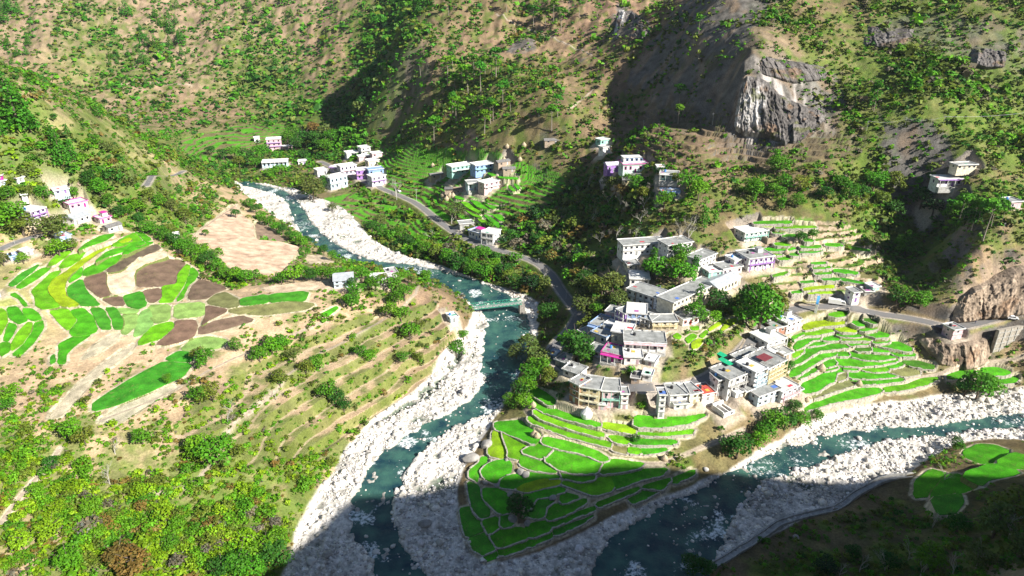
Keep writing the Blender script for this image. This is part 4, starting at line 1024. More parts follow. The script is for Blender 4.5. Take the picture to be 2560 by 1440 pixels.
# ------------------------------------------------------------------ plants
RS = np.random.RandomState(7)
def leaf_cloud(lobes, n, size, seed, flat=0.35, col=(1, 1, 1), up=.25):
    """leaf clumps spread through the lobes (cx,cy,cz,rx,ry,rz); returns V, F(quads), C"""
    r = np.random.RandomState(seed); lobes = np.array(lobes, float); w = (lobes[:, 3] * lobes[:, 4] + lobes[:, 4] * lobes[:, 5]); w /= w.sum()
    k = r.choice(len(lobes), n, p=w); d = r.normal(size=(n, 3)); d /= np.linalg.norm(d, axis=1)[:, None]; d[:, 2] = np.where(d[:, 2] < -.5, -d[:, 2], d[:, 2])
    rad = 1 - np.abs(r.normal(0, .2, n)); rad = np.clip(rad, .35, 1.12)
    c = lobes[k, :3] + d * lobes[k, 3:] * rad[:, None]
    nn = d / lobes[k, 3:] ; nn /= np.linalg.norm(nn, axis=1)[:, None]; nn = nn * .75 + r.normal(0, .5, (n, 3)) + np.array([0, 0, up]); nn /= np.linalg.norm(nn, axis=1)[:, None]
    a = np.cross(nn, r.normal(size=(n, 3))); a /= np.linalg.norm(a, axis=1)[:, None]; b = np.cross(nn, a)
    s = size * r.uniform(.6, 1.35, (n, 1)); s2 = s * r.uniform(.5, 1, (n, 1))
    V = np.stack([c + a * s, c + b * s2 + nn * s * flat * .4, c - a * s, c - b * s2 - nn * s * flat * .2], 1).reshape(-1, 3)
    F = np.arange(4 * n).reshape(n, 4)
    sh = r.uniform(.72, 1.25, n) ; hue = r.normal(0, .08, n)
    C = np.stack([sh * (1 + hue), sh, sh * (1 - hue)], 1) * np.array(col); C = np.repeat(C, 4, 0)
    return V, F, C
def tube(pts, rads, k=5):
    pts = np.array(pts, float); V = []; F = []
    for i, (p, r) in enumerate(zip(pts, rads)):
        t = pts[min(i + 1, len(pts) - 1)] - pts[max(i - 1, 0)]; t /= np.linalg.norm(t) + 1e-9
        a = np.cross(t, [0.3, 1, 0.2]); a /= np.linalg.norm(a) + 1e-9; b = np.cross(t, a)
        for j in range(k): th = 2 * pi * j / k; V.append(p + r * (cos(th) * a + sin(th) * b))
    for i in range(len(pts) - 1):
        for j in range(k): F.append((i * k + j, i * k + (j + 1) % k, (i + 1) * k + (j + 1) % k, (i + 1) * k + j))
    return np.array(V), F
def join(parts):
    V = []; F = []; o = 0
    for v, f in parts: V.append(v); F += [tuple(int(i) + o for i in q) for q in f]; o += len(v)
    return np.vstack(V), F
def M_leaf():
    if "foliage" in _mats: return _mats["foliage"]
    m, n, b = newmat("foliage"); L = n.links.new; N = n.nodes.new
    at = N("ShaderNodeAttribute"); at.attribute_name = "col"; oi = N("ShaderNodeObjectInfo")
    mx = N("ShaderNodeMix"); mx.data_type = 'RGBA'; mx.blend_type = 'MULTIPLY'; mx.inputs[0].default_value = 1; L(at.outputs["Color"], mx.inputs[6]); L(oi.outputs["Color"], mx.inputs[7])
    L(mx.outputs[2], b.inputs["Base Color"]); b.inputs["Roughness"].default_value = .65; b.inputs["Specular IOR Level"].default_value = .25
    tr = N("ShaderNodeBsdfTranslucent"); L(mx.outputs[2], tr.inputs[0]); ms = N("ShaderNodeMixShader"); ms.inputs[0].default_value = .22
    out = n.nodes["Material Output"]; L(b.outputs[0], ms.inputs[1]); L(tr.outputs[0], ms.inputs[2]); L(ms.outputs[0], out.inputs[0]); _mats["foliage"] = m; return m
BARK = paint("bark", (.16, .125, .095), .95, .4, 3); PALEBARK = paint("pale_bark", (.30, .26, .21), .95, .3, 3)
def limbs(seed, h, r0, n=4, spread=.35, start=.45):
    r = random.Random(seed); lean = (r.uniform(-.05, .05) * h, r.uniform(-.05, .05) * h)
    ps = [tube([(0, 0, -.12 * h), (lean[0] * .3, lean[1] * .3, h * .3), (lean[0], lean[1], h * .85)], [r0 * 1.25, r0 * .8, r0 * .25])]
    for i in range(n):
        z = h * r.uniform(start, .75); a = 2 * pi * (i + r.random() * .6) / n; q = z / (h * .85); L = h * spread * r.uniform(.7, 1.1)
        ps.append(tube([(lean[0] * q, lean[1] * q, z), (lean[0] * q + cos(a) * L * .5, lean[1] * q + sin(a) * L * .5, z + L * .35), (lean[0] * q + cos(a) * L, lean[1] * q + sin(a) * L, z + L * .9)], [r0 * .5, r0 * .32, r0 * .08], 4))
    return join(ps)
TPL = {}
def tmpl(name, crown, trunk, bark=None):
    cm = fast_mesh(name + "_crown", *crown[:2], M_leaf(), crown[2]) if crown else None
    tv, tf = trunk; tm = bpy.data.meshes.new(name + "_trunk"); tm.from_pydata([tuple(v) for v in tv], [], tf); tm.materials.append(bark or BARK)
    # single-mesh version for far, tiny ones
    sm = None
    if crown:
        sm = bpy.data.meshes.new(name + "_whole"); nV = len(crown[0]); sm.from_pydata([tuple(v) for v in np.vstack([crown[0], tv])], [], [tuple(f) for f in crown[1].tolist()] + [tuple(i + nV for i in f) for f in tf])
        ca = sm.color_attributes.new("col", 'FLOAT_COLOR', 'POINT'); ca.data.foreach_set("color", np.c_[np.vstack([crown[2], np.ones((len(tv), 3))]), np.ones(nV + len(tv))].astype(np.float32).reshape(-1))
        sm.materials.append(M_leaf()); sm.materials.append(bark or BARK); mi = np.zeros(len(sm.polygons), np.int32); mi[len(crown[1]):] = 1; sm.polygons.foreach_set("material_index", mi)
    TPL[name] = (cm, tm, sm)
# all templates are one unit tall
for v in range(5):
    r = random.Random(40 + v); lob = [(0, 0, .62, .30, .30, .27)]
    for i in range(7):
        a = 2 * pi * i / 7 + r.random(); q = r.uniform(.12, .27); lob.append((cos(a) * q, sin(a) * q, r.uniform(.42, .82), r.uniform(.12, .22), r.uniform(.12, .22), r.uniform(.10, .18)))
    tmpl("broad%d" % v, leaf_cloud(lob, 760, .031, 50 + v), limbs(60 + v, .95, .028, 5))
for v in range(3):
    r = random.Random(70 + v); lob = []
    for i in range(9):
        q = i / 8; z = .16 + .80 * q; rr = .25 * (1 - q) ** .75 + .03; lob.append((r.uniform(-.03, .03), r.uniform(-.03, .03), z, rr, rr, .075))
    tmpl("cone%d" % v, leaf_cloud(lob, 560, .031, 80 + v), tube([(0, 0, -.15), (0, 0, .5), (.01, 0, .95)], [.022, .014, .004]))
for v in range(3):
    r = random.Random(90 + v); lob = [(0, 0, .86, .13, .13, .09)]
    for i in range(7):
        a = 2 * pi * i / 7 + r.random(); q = r.uniform(.06, .16); lob.append((cos(a) * q, sin(a) * q, r.uniform(.62, .9), .085, .085, .055))
    tmpl("tall%d" % v, leaf_cloud(lob, 380, .029, 95 + v), limbs(98 + v, .95, .013, 6, .14, .6), PALEBARK)
for v in range(2):
    r = random.Random(110 + v); lob = [(r.uniform(-.06, .06), r.uniform(-.06, .06), .2 + .11 * i, .13, .13, .09) for i in range(8)]
    tmpl("column%d" % v, leaf_cloud(lob, 300, .034, 115 + v), limbs(118 + v, .95, .016, 5, .12, .3))
def bare(seed):
    r = random.Random(seed); ps = []
    def br(p, d, L, rad, dep):
        d = np.array(d, float); d /= np.linalg.norm(d); m = p + d * L * .5 + np.array([r.uniform(-.06, .06) * L for _ in range(3)]); e = p + d * L
        ps.append(tube([p, m, e], [rad, rad * .8, rad * .55], 4))
        if dep:
            for i in range(3 if dep > 1 else 4): br(e if i else m, d * .8 + np.array([r.uniform(-.8, .8), r.uniform(-.8, .8), r.uniform(-.05, .6)]), L * r.uniform(.55, .8), rad * .5, dep - 1)
    br(np.array([0, 0, -.08]), (r.uniform(-.1, .1), r.uniform(-.1, .1), 1), .36, .024, 4); return join(ps)
for v in range(3): tmpl("bare%d" % v, None, bare(130 + v), paint("bleached_bark", (.46, .43, .37), .95, .3, 3))
def bush_t(seed, n, size):
    r = random.Random(seed); lob = [(0, 0, .42, .42, .42, .36)]
    for i in range(4): a = 2 * pi * i / 4 + r.random(); lob.append((cos(a) * .28, sin(a) * .28, r.uniform(.25, .55), .24, .24, .22))
    return leaf_cloud(lob, n, size, seed)
for v in range(4): TPL["bush%d" % v] = bush_t(150 + v, 220, .062)
PAL = dict(G=(.072,.225,.008), D=(.032,.12,.010), Y=(.20,.34,.008), O=(.105,.145,.028), B=(.19,.135,.03), S=(.17,.15,.10), L=(.11,.28,.008), P=(.050,.20,.010), K=(.016,.055,.012), R=(.22,.10,.04), N=(.13,.18,.018))
def plant(kind, name, loc, h, wid, pal, rnd, parts=True):
    cm, tm, sm = TPL[kind]; a = rnd.uniform(0, 2 * pi); f = rnd.uniform(.8, 1.2); c = [PAL[pal][0] * f * rnd.uniform(.85, 1.15), PAL[pal][1] * f, PAL[pal][2] * f]
    if parts or cm is None:
        if cm is None:
            o = bpy.data.objects.new(name, tm); COL.objects.link(o)
        else:
            o = bpy.data.objects.new(name, None); COL.objects.link(o)
            t = bpy.data.objects.new("trunk", tm); COL.objects.link(t); t.parent = o
            k = bpy.data.objects.new("crown", cm); COL.objects.link(k); k.parent = o; k.color = (*c, 1)
    else:
        o = bpy.data.objects.new(name, sm); COL.objects.link(o); o.color = (*c, 1)
    o.location = loc; o.rotation_euler = (0, 0, a); o.scale = (h * wid, h * wid, h); return o
def hpx(loc, px):
    """metres of height that read as px picture pixels at this place"""
    dep = loc[1] * FW[1] + (loc[2] - CAMZ) * FW[2]; dist = math.hypot(math.hypot(loc[0], loc[1]), loc[2] - CAMZ)
    return px * dep / FPX / (math.hypot(loc[0], loc[1]) / dist)
PINES_FAR = "945,125,130 1160,135,90 1320,65,80 1275,80,50 1255,140,70 1310,180,80 1225,210,100 1275,250,120 1350,330,120 1045,230,60 1060,300,80 1100,350,90 1165,380,130 1265,350,90 1355,420,80 1400,400,50 820,440,70 880,430,50 820,490,60 875,480,50 960,425,65 1000,415,60 1030,390,50 1060,470,100 1100,490,80 1275,465,80 1290,520,50 1395,590,85 1555,560,70 1095,650,80 1140,650,50 1250,815,60 2010,220,80 2055,490,80 2225,410,70 2170,130,70 2030,130,60 1985,90,60 215,340,80 200,410,70 135,420,80 40,170,150 90,110,130 140,100,90 1010,35,60 2310,290,40 90,480,60 190,495,50 1160,440,40 1080,530,35 990,520,30 1385,455,40 1850,60,90 1440,430,50 1190,200,60 1240,200,60 1330,290,70 1190,180,50 60,60,90 20,80,80 1870,90,60 2250,60,50"
PINES_NEAR = "150,980,370 230,985,270 380,1040,150 470,1245,270 540,1200,180 20,1020,150 740,880,150 610,810,80 110,760,160 30,650,150 655,1380,120 720,1310,110 180,900,250 60,330,70 100,880,200 430,1140,220 5,880,120 510,1010,90"
PINES_TALL = "1645,225,170 1590,170,180 1240,95,120 1440,200,160 1530,190,130 1780,130,150 1915,140,120 1980,260,120 810,130,140 800,625,210 860,700,160 840,520,190 955,710,230 1048,705,250 1125,610,180 1160,590,240 910,625,150 865,920,210 840,850,170 700,1075,210 715,960,110 1075,1000,190 1120,920,200 1210,800,200 1270,830,120 1575,980,210 1620,870,170 2515,920,150 2525,810,190 1000,560,160 1080,560,150 1620,60,150 1700,100,140 1140,900,160 1480,920,120 600,560,120 1180,560,120"
R3T = "415,420,110 140,250,140 1440,830,220 775,185,80 760,290,60 690,220,150"
R6T = "2060,270,270 2160,310,280 2250,370,330 1985,240,190 2330,200,190 2110,210,200 2210,250,210 2310,280,200 2390,240,170"
def plist(s, reg):
    x0, y0, k = REG[reg]; return [(x0 + a / k, y0 + b / k, c / k) for a, b, c in (map(float, t.split(',')) for t in s.split())]
REG['1'] = (0, 0, 2.9767); REG['3'] = (1700, 0, 2.9767)
BROAD = """138,600,75,O 30,575,85,G 60,590,70,N 165,515,35,D 185,500,40,G 275,520,40,G 345,535,42,L 225,465,42,D 250,480,30,G 20,510,50,G 70,500,45,N 110,500,40,G 300,545,35,D 320,540,30,G 60,660,34,L 150,640,50,L 180,630,40,N 10,665,40,O 375,505,40,N 400,520,40,G 430,530,40,O 465,560,45,N 250,490,50,G
370,585,40,G 395,592,36,G 415,605,40,G 440,618,40,D 460,632,42,G 478,645,44,G 500,655,42,G 522,668,46,D 545,682,44,G 565,700,40,G 590,705,42,L 618,712,44,G 480,625,40,G 505,640,38,L 545,655,40,G 430,590,36,N 600,700,30,G 640,705,36,G 350,560,34,D
625,520,26,G 640,535,28,D 655,552,28,G 672,565,30,G 692,582,32,G 708,590,32,D 740,608,34,G 755,622,36,G 765,645,30,G 725,600,26,D 590,545,26,D 515,590,20,G 810,640,30,D 830,652,30,G 770,612,26,D
705,712,36,G 735,708,50,L 760,700,40,G 785,702,36,D 805,700,40,L 830,705,40,G 850,695,30,G 905,705,44,G 940,728,46,G 880,770,44,G 892,745,44,G 925,720,30,L 985,730,44,G 1000,708,34,L 990,770,50,G 975,795,46,L 1003,805,46,G 1012,750,46,G 1066,700,30,G 1030,712,26,O 880,720,30,D 960,705,26,N
650,905,44,G 682,885,46,L 702,875,42,G 792,925,44,G 765,935,40,N 590,878,38,G 515,915,48,G 497,900,36,N 30,1008,52,L 28,1030,40,G 358,1112,46,L 185,1100,58,L 215,1115,52,N 420,958,26,G 505,1150,70,L 545,1165,80,G 500,1010,50,G 528,1000,50,N 1025,850,50,G 1140,890,44,G 1160,850,28,G 1045,905,28,N 1010,905,30,G 905,895,36,G 925,905,36,L 1050,825,30,N 735,905,40,O 700,965,44,N 820,1000,50,G 845,1010,44,D 860,1030,36,D 130,1170,34,D 95,1240,34,L 150,1290,46,Y 60,1375,50,Y 430,1380,46,G 300,1420,60,B 340,1440,70,B 130,1350,60,Y 250,1350,40,L 175,1430,60,L 230,1290,50,L 660,1400,60,L 690,1420,60,D 600,1435,60,G 620,1380,50,Y 560,1440,50,D 700,1370,50,L 640,1440,50,G
1440,905,85,D 1425,880,60,G 1462,905,50,D 1470,800,64,O 1455,770,50,O 1490,790,40,G 1530,735,62,O 1505,745,60,N 1545,770,50,O 1480,740,60,N 1460,720,50,D 1450,740,50,O 1640,700,68,G 1625,690,50,D 1697,715,72,G 1690,690,60,L 1705,660,60,G 1783,815,44,L 1790,775,54,D 1735,805,56,G 1790,700,34,G
1893,845,150,G 1875,800,110,D 1925,815,110,N 1840,1145,62,D 1820,1140,50,D 1910,1100,56,G 1930,1080,60,G 1960,1075,56,D 1895,1120,46,L 2000,1065,40,G 2040,1055,34,G 2440,1000,80,G 2410,990,60,D 2470,990,60,G 1985,1030,34,D 1965,935,36,D 2030,600,34,G 2000,610,36,D 2390,1120,30,D 2400,1130,24,G
1330,960,56,G 1315,990,50,L 1350,950,60,G 1300,1000,50,D 1345,920,60,O 1320,880,50,O 1290,900,40,O 1370,960,44,N 1310,1020,40,L 1280,1020,40,G 1590,1105,20,D 1302,1290,52,D 1288,1280,34,K 1370,800,50,D 
785,500,62,O 770,480,50,N 800,480,40,D 820,470,36,G 775,500,40,D 830,530,24,O 700,440,34,L 680,445,30,G 720,360,40,G 740,380,44,D 735,350,40,G 760,370,50,D 790,370,50,D 810,385,44,G 830,360,44,G 785,340,40,B 760,400,30,D 560,400,34,D 590,400,40,G 620,410,44,D 650,400,44,G 640,420,34,G 600,420,34,N 530,390,30,D
1720,480,60,G 1745,500,60,L 1690,460,34,N 1590,480,46,G 1570,470,40,L 1605,500,40,N 1540,480,44,O 1555,500,44,B 1520,470,34,O 1650,440,26,D 1660,520,50,G 1210,700,44,G 1180,690,44,G 1150,680,44,D 1230,690,50,L 1120,660,44,G 1090,650,40,N 1060,640,40,G 1020,620,40,D 1000,600,36,G 960,600,36,G 930,580,34,D 1260,700,50,D 1290,725,44,D 1270,705,40,N 1330,730,50,K 1140,550,50,O 1100,640,36,Y 1050,610,30,L 950,570,40,O 1180,660,40,G 1210,650,40,G
2100,480,50,G 2120,500,50,G 2150,500,46,D 2200,520,50,N 2230,540,50,D 2180,480,60,G 2230,480,60,N 2060,500,40,D 2000,480,50,N 1960,480,50,G 1930,500,50,G 1990,520,40,G 2300,520,60,D 2330,540,50,K 2380,560,60,G 2420,570,60,D 2260,760,50,G 2300,770,50,G 2240,760,46,D 2260,640,60,G 2350,680,40,O 2320,1425,64,L 2480,1345,90,O 2530,1300,84,N 2440,1420,64,O 1730,1435,50,D 1765,1442,40,D 2545,1400,74,O 2220,1425,44,D 2060,1432,40,K 2390,1330,50,D 2130,1400,40,D 1880,500,60,L 1940,440,60,G"""
BARET = """290,1135,70 275,1210,60 1705,610,110 1720,600,100 1690,620,80 2360,1200,60 2150,1430,70 2210,1430,80 2270,1400,70 2330,1320,60 2480,1330,100 2520,1350,90 690,1000,56 580,1030,60 570,1060,60 555,1330,40 270,1190,50 1990,690,40 1930,700,40 1470,470,60 1440,500,60 1520,520,70 1560,540,60 1600,560,70 990,490,70 1080,600,50 1610,520,50 1420,560,50 1500,610,60 1540,600,60 1360,700,50 1640,470,50 2180,640,50 2100,620,40 2020,680,30 1760,640,50 1800,650,40 2440,1420,90 2380,1440,80 2300,1440,80 2100,1440,50 1480,560,60 1590,600,50 1550,520,60 1855,740,60 1560,800,34 1740,760,40 1130,560,60 1870,560,40"""
def busy(x, y, st=None):
    """True where nothing may grow: plots, road, pads, water bed"""
    x = np.atleast_1d(x); y = np.atleast_1d(y)
    v = np.log(np.clip(y, 100, 1119) / 100.0) / math.log(11.2) * (NR - 1); u = (x / halfw(y) + 1) / 2 * (NC - 1)
    return BUSY[np.clip(v.round().astype(int), 0, NR - 1), np.clip(u.round().astype(int), 0, NC - 1)]
def riser_at(x, y):
    v = np.log(np.clip(y, 100, 1119) / 100.0) / math.log(11.2) * (NR - 1); u = (x / halfw(y) + 1) / 2 * (NC - 1)
    return RIS[np.clip(v.round().astype(int), 0, NR - 1), np.clip(u.round().astype(int), 0, NC - 1)]
def in_view(w, m=60):
    d = w - np.array([0, 0, CAMZ]); dep = d @ FW; return (np.abs(d @ RX) / dep * FPX < 1280 + m) & (np.abs((d @ UP) / dep * FPX) < 720 + m) & (dep > 5)
def pix(w):
    d = np.atleast_2d(w) - np.array([0, 0, CAMZ]); dep = d @ FW; return np.c_[1280 + (d @ RX) / dep * FPX, 720 - (d @ UP) / dep * FPX]
def build_trees():
    rnd = random.Random(11); PLC = []
    def put(lst, kinds, wid, name, pals, label, group, cat, small=60):
        P_ = cast(np.array([(a, b) for a, b, c in lst]), hf)
        for (a, b, c), w in zip(lst, P_):
            h = hpx(w, c); o = plant(rnd.choice(kinds), name, (w[0], w[1], w[2] - .15), h, wid * rnd.uniform(.85, 1.15), rnd.choice(pals), rnd, c > small); tag(o, label, cat, group); PLC.append((w[0], w[1], h * .25))
    cone = ["cone0", "cone1", "cone2"]; tall = ["tall0", "tall1", "tall2"]; broad = ["broad%d" % i for i in range(5)]
    put(plist(PINES_FAR, '1'), cone, 1.15, "pine_tree", "PPG", "small rounded pine dotted over the brown hillside across the valley", "pines dotted over the far brown hillside", "pine tree", 26)
    put(plist(PINES_NEAR, '1'), cone, 1.05, "pine_tree", "PPG", "big dense bright green pine on the spur above the left farmhouses", "big dense pines on the left spur", "pine tree")
    put(plist(PINES_TALL, '2'), tall, 1.35, "pine_tree", "GPL", "slender pine with bare pale trunk and high crown on the middle hill", "slender bare-trunked pines on the middle hill", "pine tree", 30)
    put(plist(R3T, '3'), tall, 1.2, "pine_tree", "PG", "lone pine growing on the rocky ridge beside the cliff", "lone pines along the rocky ridge", "pine tree", 30)
    put(plist(R6T, '6'), tall, 1.25, "pine_tree", "PG", "tall pine in the stand on the dark slope above the right bend", "pine stand on the shaded right slope", "pine tree", 30)
    put([(1885,510,60),(1935,435,60),(2260,640,62),(1632,690,66),(1700,690,60),(1745,775,62),(1950,530,60),(1755,560,64),(1785,565,56),(1760,580,60),(2180,275,70),(240,455,50),(1735,700,60)], ["column0", "column1"], 1.1, "column_tree", "PGG", "narrow upright bright green tree rising above its neighbours", "narrow upright trees on the middle slopes", "tree", 30)
    # broadleaf trees by place
    L = [t.split(',') for t in BROAD.split()]; pw = cast(np.array([(float(a[0]), float(a[1])) for a in L]), hf)
    reg = [(lambda x, y: x < 330 and y < 680, "round leafy tree among the farmhouses at the left hamlet", "leafy trees round the left hamlet"),
           (lambda x, y: x < 870 and y < 715, "dense green tree in the belt beside the tan bare field", "trees in the belt round the tan field"),
           (lambda x, y: x < 1080 and y < 830, "round green tree by the blue and white farmhouses on the plateau tip", "trees round the plateau tip farmhouses"),
           (lambda x, y: x < 1180 and y > 820, "leafy tree on the terraced dry slope facing the river", "leafy trees on the dry left slope"),
           (lambda x, y: y < 560 and x < 1000, "dark leafy tree by the far hamlet and stream", "trees round the far hamlet"),
           (lambda x, y: x < 1420 and y < 1100, "leafy tree on the wooded bank above the river bridge", "trees on the wooded bank by the bridge"),
           (lambda x, y: x > 1700 and y > 1200, "tree on the deeply shaded slope at the bottom right", "trees on the shaded slope at the bottom right"),
           (lambda x, y: y > 1200, "dark tree standing among boulders in the shaded green plots", "dark trees among the shaded plots"),
           (lambda x, y: 1840 < x < 1960 and 780 < y < 900, "very large leafy tree towering over the road bend", "very large trees at the road bend"),
           (lambda x, y: x > 1780 and y > 900, "leafy tree on the bank between the plots and the right river", "trees along the right river bank"),
           (lambda x, y: x > 1950, "leafy tree on the dark right slope above the terraces", "leafy trees on the right slope"),
           (lambda x, y: True, "leafy tree around the school and the village roofs", "leafy trees around school and village")]
    for (px, py, c, pal), w in zip(L, pw):
        px, py, c = float(px), float(py), float(c); h = hpx(w, c) * 1.05; big = c > 100
        lab, grp = next((l, g) for f, l, g in reg if f(px, py))
        if px < 1180 and py > 820 and py > 1240: lab, grp = "leafy tree low on the bushy slope at the bottom left", "leafy trees low on the bushy slope"
        o = plant(rnd.choice(broad), "broadleaf_tree", (w[0], w[1], w[2] - .1 * h), h, (rnd.uniform(1.15, 1.5) if not big else .95), pal, rnd, c > 34); cw = dict(G="mid-green", D="dark green", L="bright green", N="olive-green", O="dull olive", Y="yellow-green", B="rusty brown", K="blackish green")[pal]; lab = lab.replace("round leafy", "leafy").replace("dense green", "dense").replace("round green", "round").replace("dark leafy", "leafy").replace("dark tree", "tree"); lab = ("large " if c >= 50 else "small " if c < 34 else "") + cw + " " + lab; tag(o, lab, "tree", grp + ", " + cw + (", large" if c >= 50 else ", small" if c < 34 else "")); PLC.append((w[0], w[1], h * .45))
    L = [tuple(float(q) for q in t.split(',')) for t in BARET.split()]
    low = [t for t in L if t[1] > 1150]; mid = [t for t in L if t[1] <= 1150]
    for lst, lab, grp in ((low, "leafless pale-branched tree on the near slopes at the bottom", "leafless trees on the near slopes"), (mid, "leafless pale tree on the wooded slopes around the village", "leafless trees round the village")):
        P_ = cast(np.array([(a, b) for a, b, c in lst]), hf)
        for (a, b, c), w in zip(lst, P_):
            o = plant(rnd.choice(["bare0", "bare1", "bare2"]), "bare_tree", (w[0], w[1], w[2] - .2), hpx(w, c) * .8, rnd.uniform(.9, 1.2), "O", rnd); tag(o, lab, "bare tree", grp)
    return PLC

def veg_palette(x, y, z, r):
    """mix of leaf colours by place"""
    n = len(x); u = r.rand(n); out = np.zeros((n, 3))
    def mix(keys, wts):
        k = r.choice(len(keys), n, p=np.array(wts, float) / sum(wts)); return np.array([PAL[q] for q in keys])[k]
    farl = (y > 560) & (x < -20); mid = (y > 300) & ~farl & (x < 60); left = (x < -20) & (y <= 330); lowl = (x < 0) & (y < 190)
    right = (x >= 60) & (y > 215); wood = (x > -40) & (x < 75) & (y > 215) & (y < 430)
    c = mix("GNOLD", (4, 3, 3, 2, 1))
    for m_, k, w_ in ((farl, "GDNOP", (5, 3, 2, 2, 3)), (mid, "GNDOLB", (4, 3, 2, 3, 2, .6)), (left, "LNGYOB", (5, 4, 3, 3, 2, .5)), (lowl, "YLNGBS", (5, 5, 3, 2, 1, .6)), (right, "NGOLDS", (4, 4, 4, 3, 1.5, .8)), (wood, "DGONBSK", (4, 4, 4, 3, 1.6, 1.5, 1.5))):
        cc = mix(k, w_); c = np.where(m_[:, None], cc, c)
    return c * r.uniform(.75, 1.25, (n, 1))
def build_shrubs(PLC):
    r = np.random.RandomState(23); rnd = random.Random(29); V_, F_, C_ = [], [], []; off = 0; cand = []
    for y0, y1, sp, s0, s1, nq in ((104, 190, 1.45, .8, 2.5, 46), (190, 300, 1.8, .9, 2.9, 30), (300, 430, 2.3, 1.2, 3.7, 20), (430, 640, 3.0, 1.6, 4.8, 12), (640, 1080, 4.2, 2.0, 6.2, 7)):
        gx, gy = np.meshgrid(np.arange(-760, 760, sp), np.arange(y0, y1, sp)); x = (gx + r.uniform(-.5, .5, gx.shape) * sp).ravel(); y = (gy + r.uniform(-.5, .5, gx.shape) * sp).ravel()
        k = np.abs(x) < halfw(y) - 5; x, y = x[k], y[k]; z = hf(x, y); w = np.c_[x, y, z]; k = in_view(w, 80); x, y, z = x[k], y[k], z[k]
        cv = cover(x, y); dn = cv + 6.0 * fbm(x, y, 30, 3, 401) + 5.0 * fbm(x, y, 9, 2, 402); pr = sstep(.8, 5.6, dn) * (cv > .45)
        rs = riser_at(x, y); pr = np.where(rs >= 0, np.where(rs > .62, .95, .12), pr); k = (r.rand(len(x)) < pr * .95) & ~busy(x, y); x, y, z, dn = x[k], y[k], z[k], dn[k]
        s = (s0 + (s1 - s0) * r.rand(len(x)) ** 1.5) * (.8 + .55 * sstep(3, 9, dn)) * (1 + .5 * (cover(x, y) > 6.3)) * np.where(r.rand(len(x)) < .1, 1.5, 1); c = veg_palette(x, y, z, r)
        cand.append((x, y, z, s, c, nq))
    # the ones that show largest become shrubs of their own
    allp = np.vstack([np.c_[x, y, z, s, c, np.full(len(x), i)] for i, (x, y, z, s, c, nq) in enumerate(cand)])
    dep = (allp[:, :3] - np.array([0, 0, CAMZ])) @ FW; app = allp[:, 3] / dep; vis = in_view(allp[:, :3], -10) & (allp[:, 0] < 40); order = np.argsort(-app * vis)[:290]; big = np.zeros(len(allp), bool); big[order] = True
    bm_ = [fast_mesh("shrub_leaves", v, f, M_leaf(), c) for v, f, c in (TPL["bush%d" % i] for i in range(4))]
    for q in allp[big]:
        o = bpy.data.objects.new("shrub", rnd.choice(bm_)); COL.objects.link(o); o.location = (q[0], q[1], q[2] - .1); o.rotation_euler = (0, 0, rnd.uniform(0, 6.28)); s = q[3] * 1.15
        o.scale = (s, s * rnd.uniform(.8, 1.2), s * rnd.uniform(.7, 1)); o.color = (q[4], q[5], q[6], 1); tag(o, "low yellow-green shrub on the grassy slope at the bottom left", "shrub", "shrubs on the bottom left slope")
    for i, (x, y, z, s, c, nq) in enumerate(cand):
        m = ~big[allp[:, 7] == i]; x, y, z, s, c = x[m], y[m], z[m], s[m], c[m]
        for v in range(5):
            sel = np.arange(len(x)) % 5 == v; n = sel.sum()
            if not n: continue
            tv, tf, tc = bush_t(500 + v + 10 * i, nq, .30 / math.sqrt(nq / 9)); a = r.uniform(0, 2 * pi, n); ca, sa = np.cos(a), np.sin(a)
            S = s[sel][:, None]; hz = r.uniform(.65, 1.05, (n, 1)); X = (tv[None, :, 0] * ca[:, None] - tv[None, :, 1] * sa[:, None]) * S + x[sel][:, None]
            Yv = (tv[None, :, 0] * sa[:, None] + tv[None, :, 1] * ca[:, None]) * S + y[sel][:, None]; Zv = tv[None, :, 2] * S * hz + z[sel][:, None] - .08 * S
            V_.append(np.stack([X, Yv, Zv], -1).reshape(-1, 3)); F_.append((tf[None] + (np.arange(n) * len(tv))[:, None, None] + off).reshape(-1, 4)); off += n * len(tv)
            C_.append((tc[None] * c[sel][:, None]).reshape(-1, 3))
    me = fast_mesh("hillside_shrubs", np.vstack(V_), np.vstack(F_), M_leaf(), np.vstack(C_)); o = bpy.data.objects.new("hillside_shrubs", me); COL.objects.link(o)
    print("SHRUBS", sum(len(c[0]) for c in cand), len(np.vstack(F_))); tag(o, "low green and brown scrub covering the valley slopes", "scrub", kind='stuff')

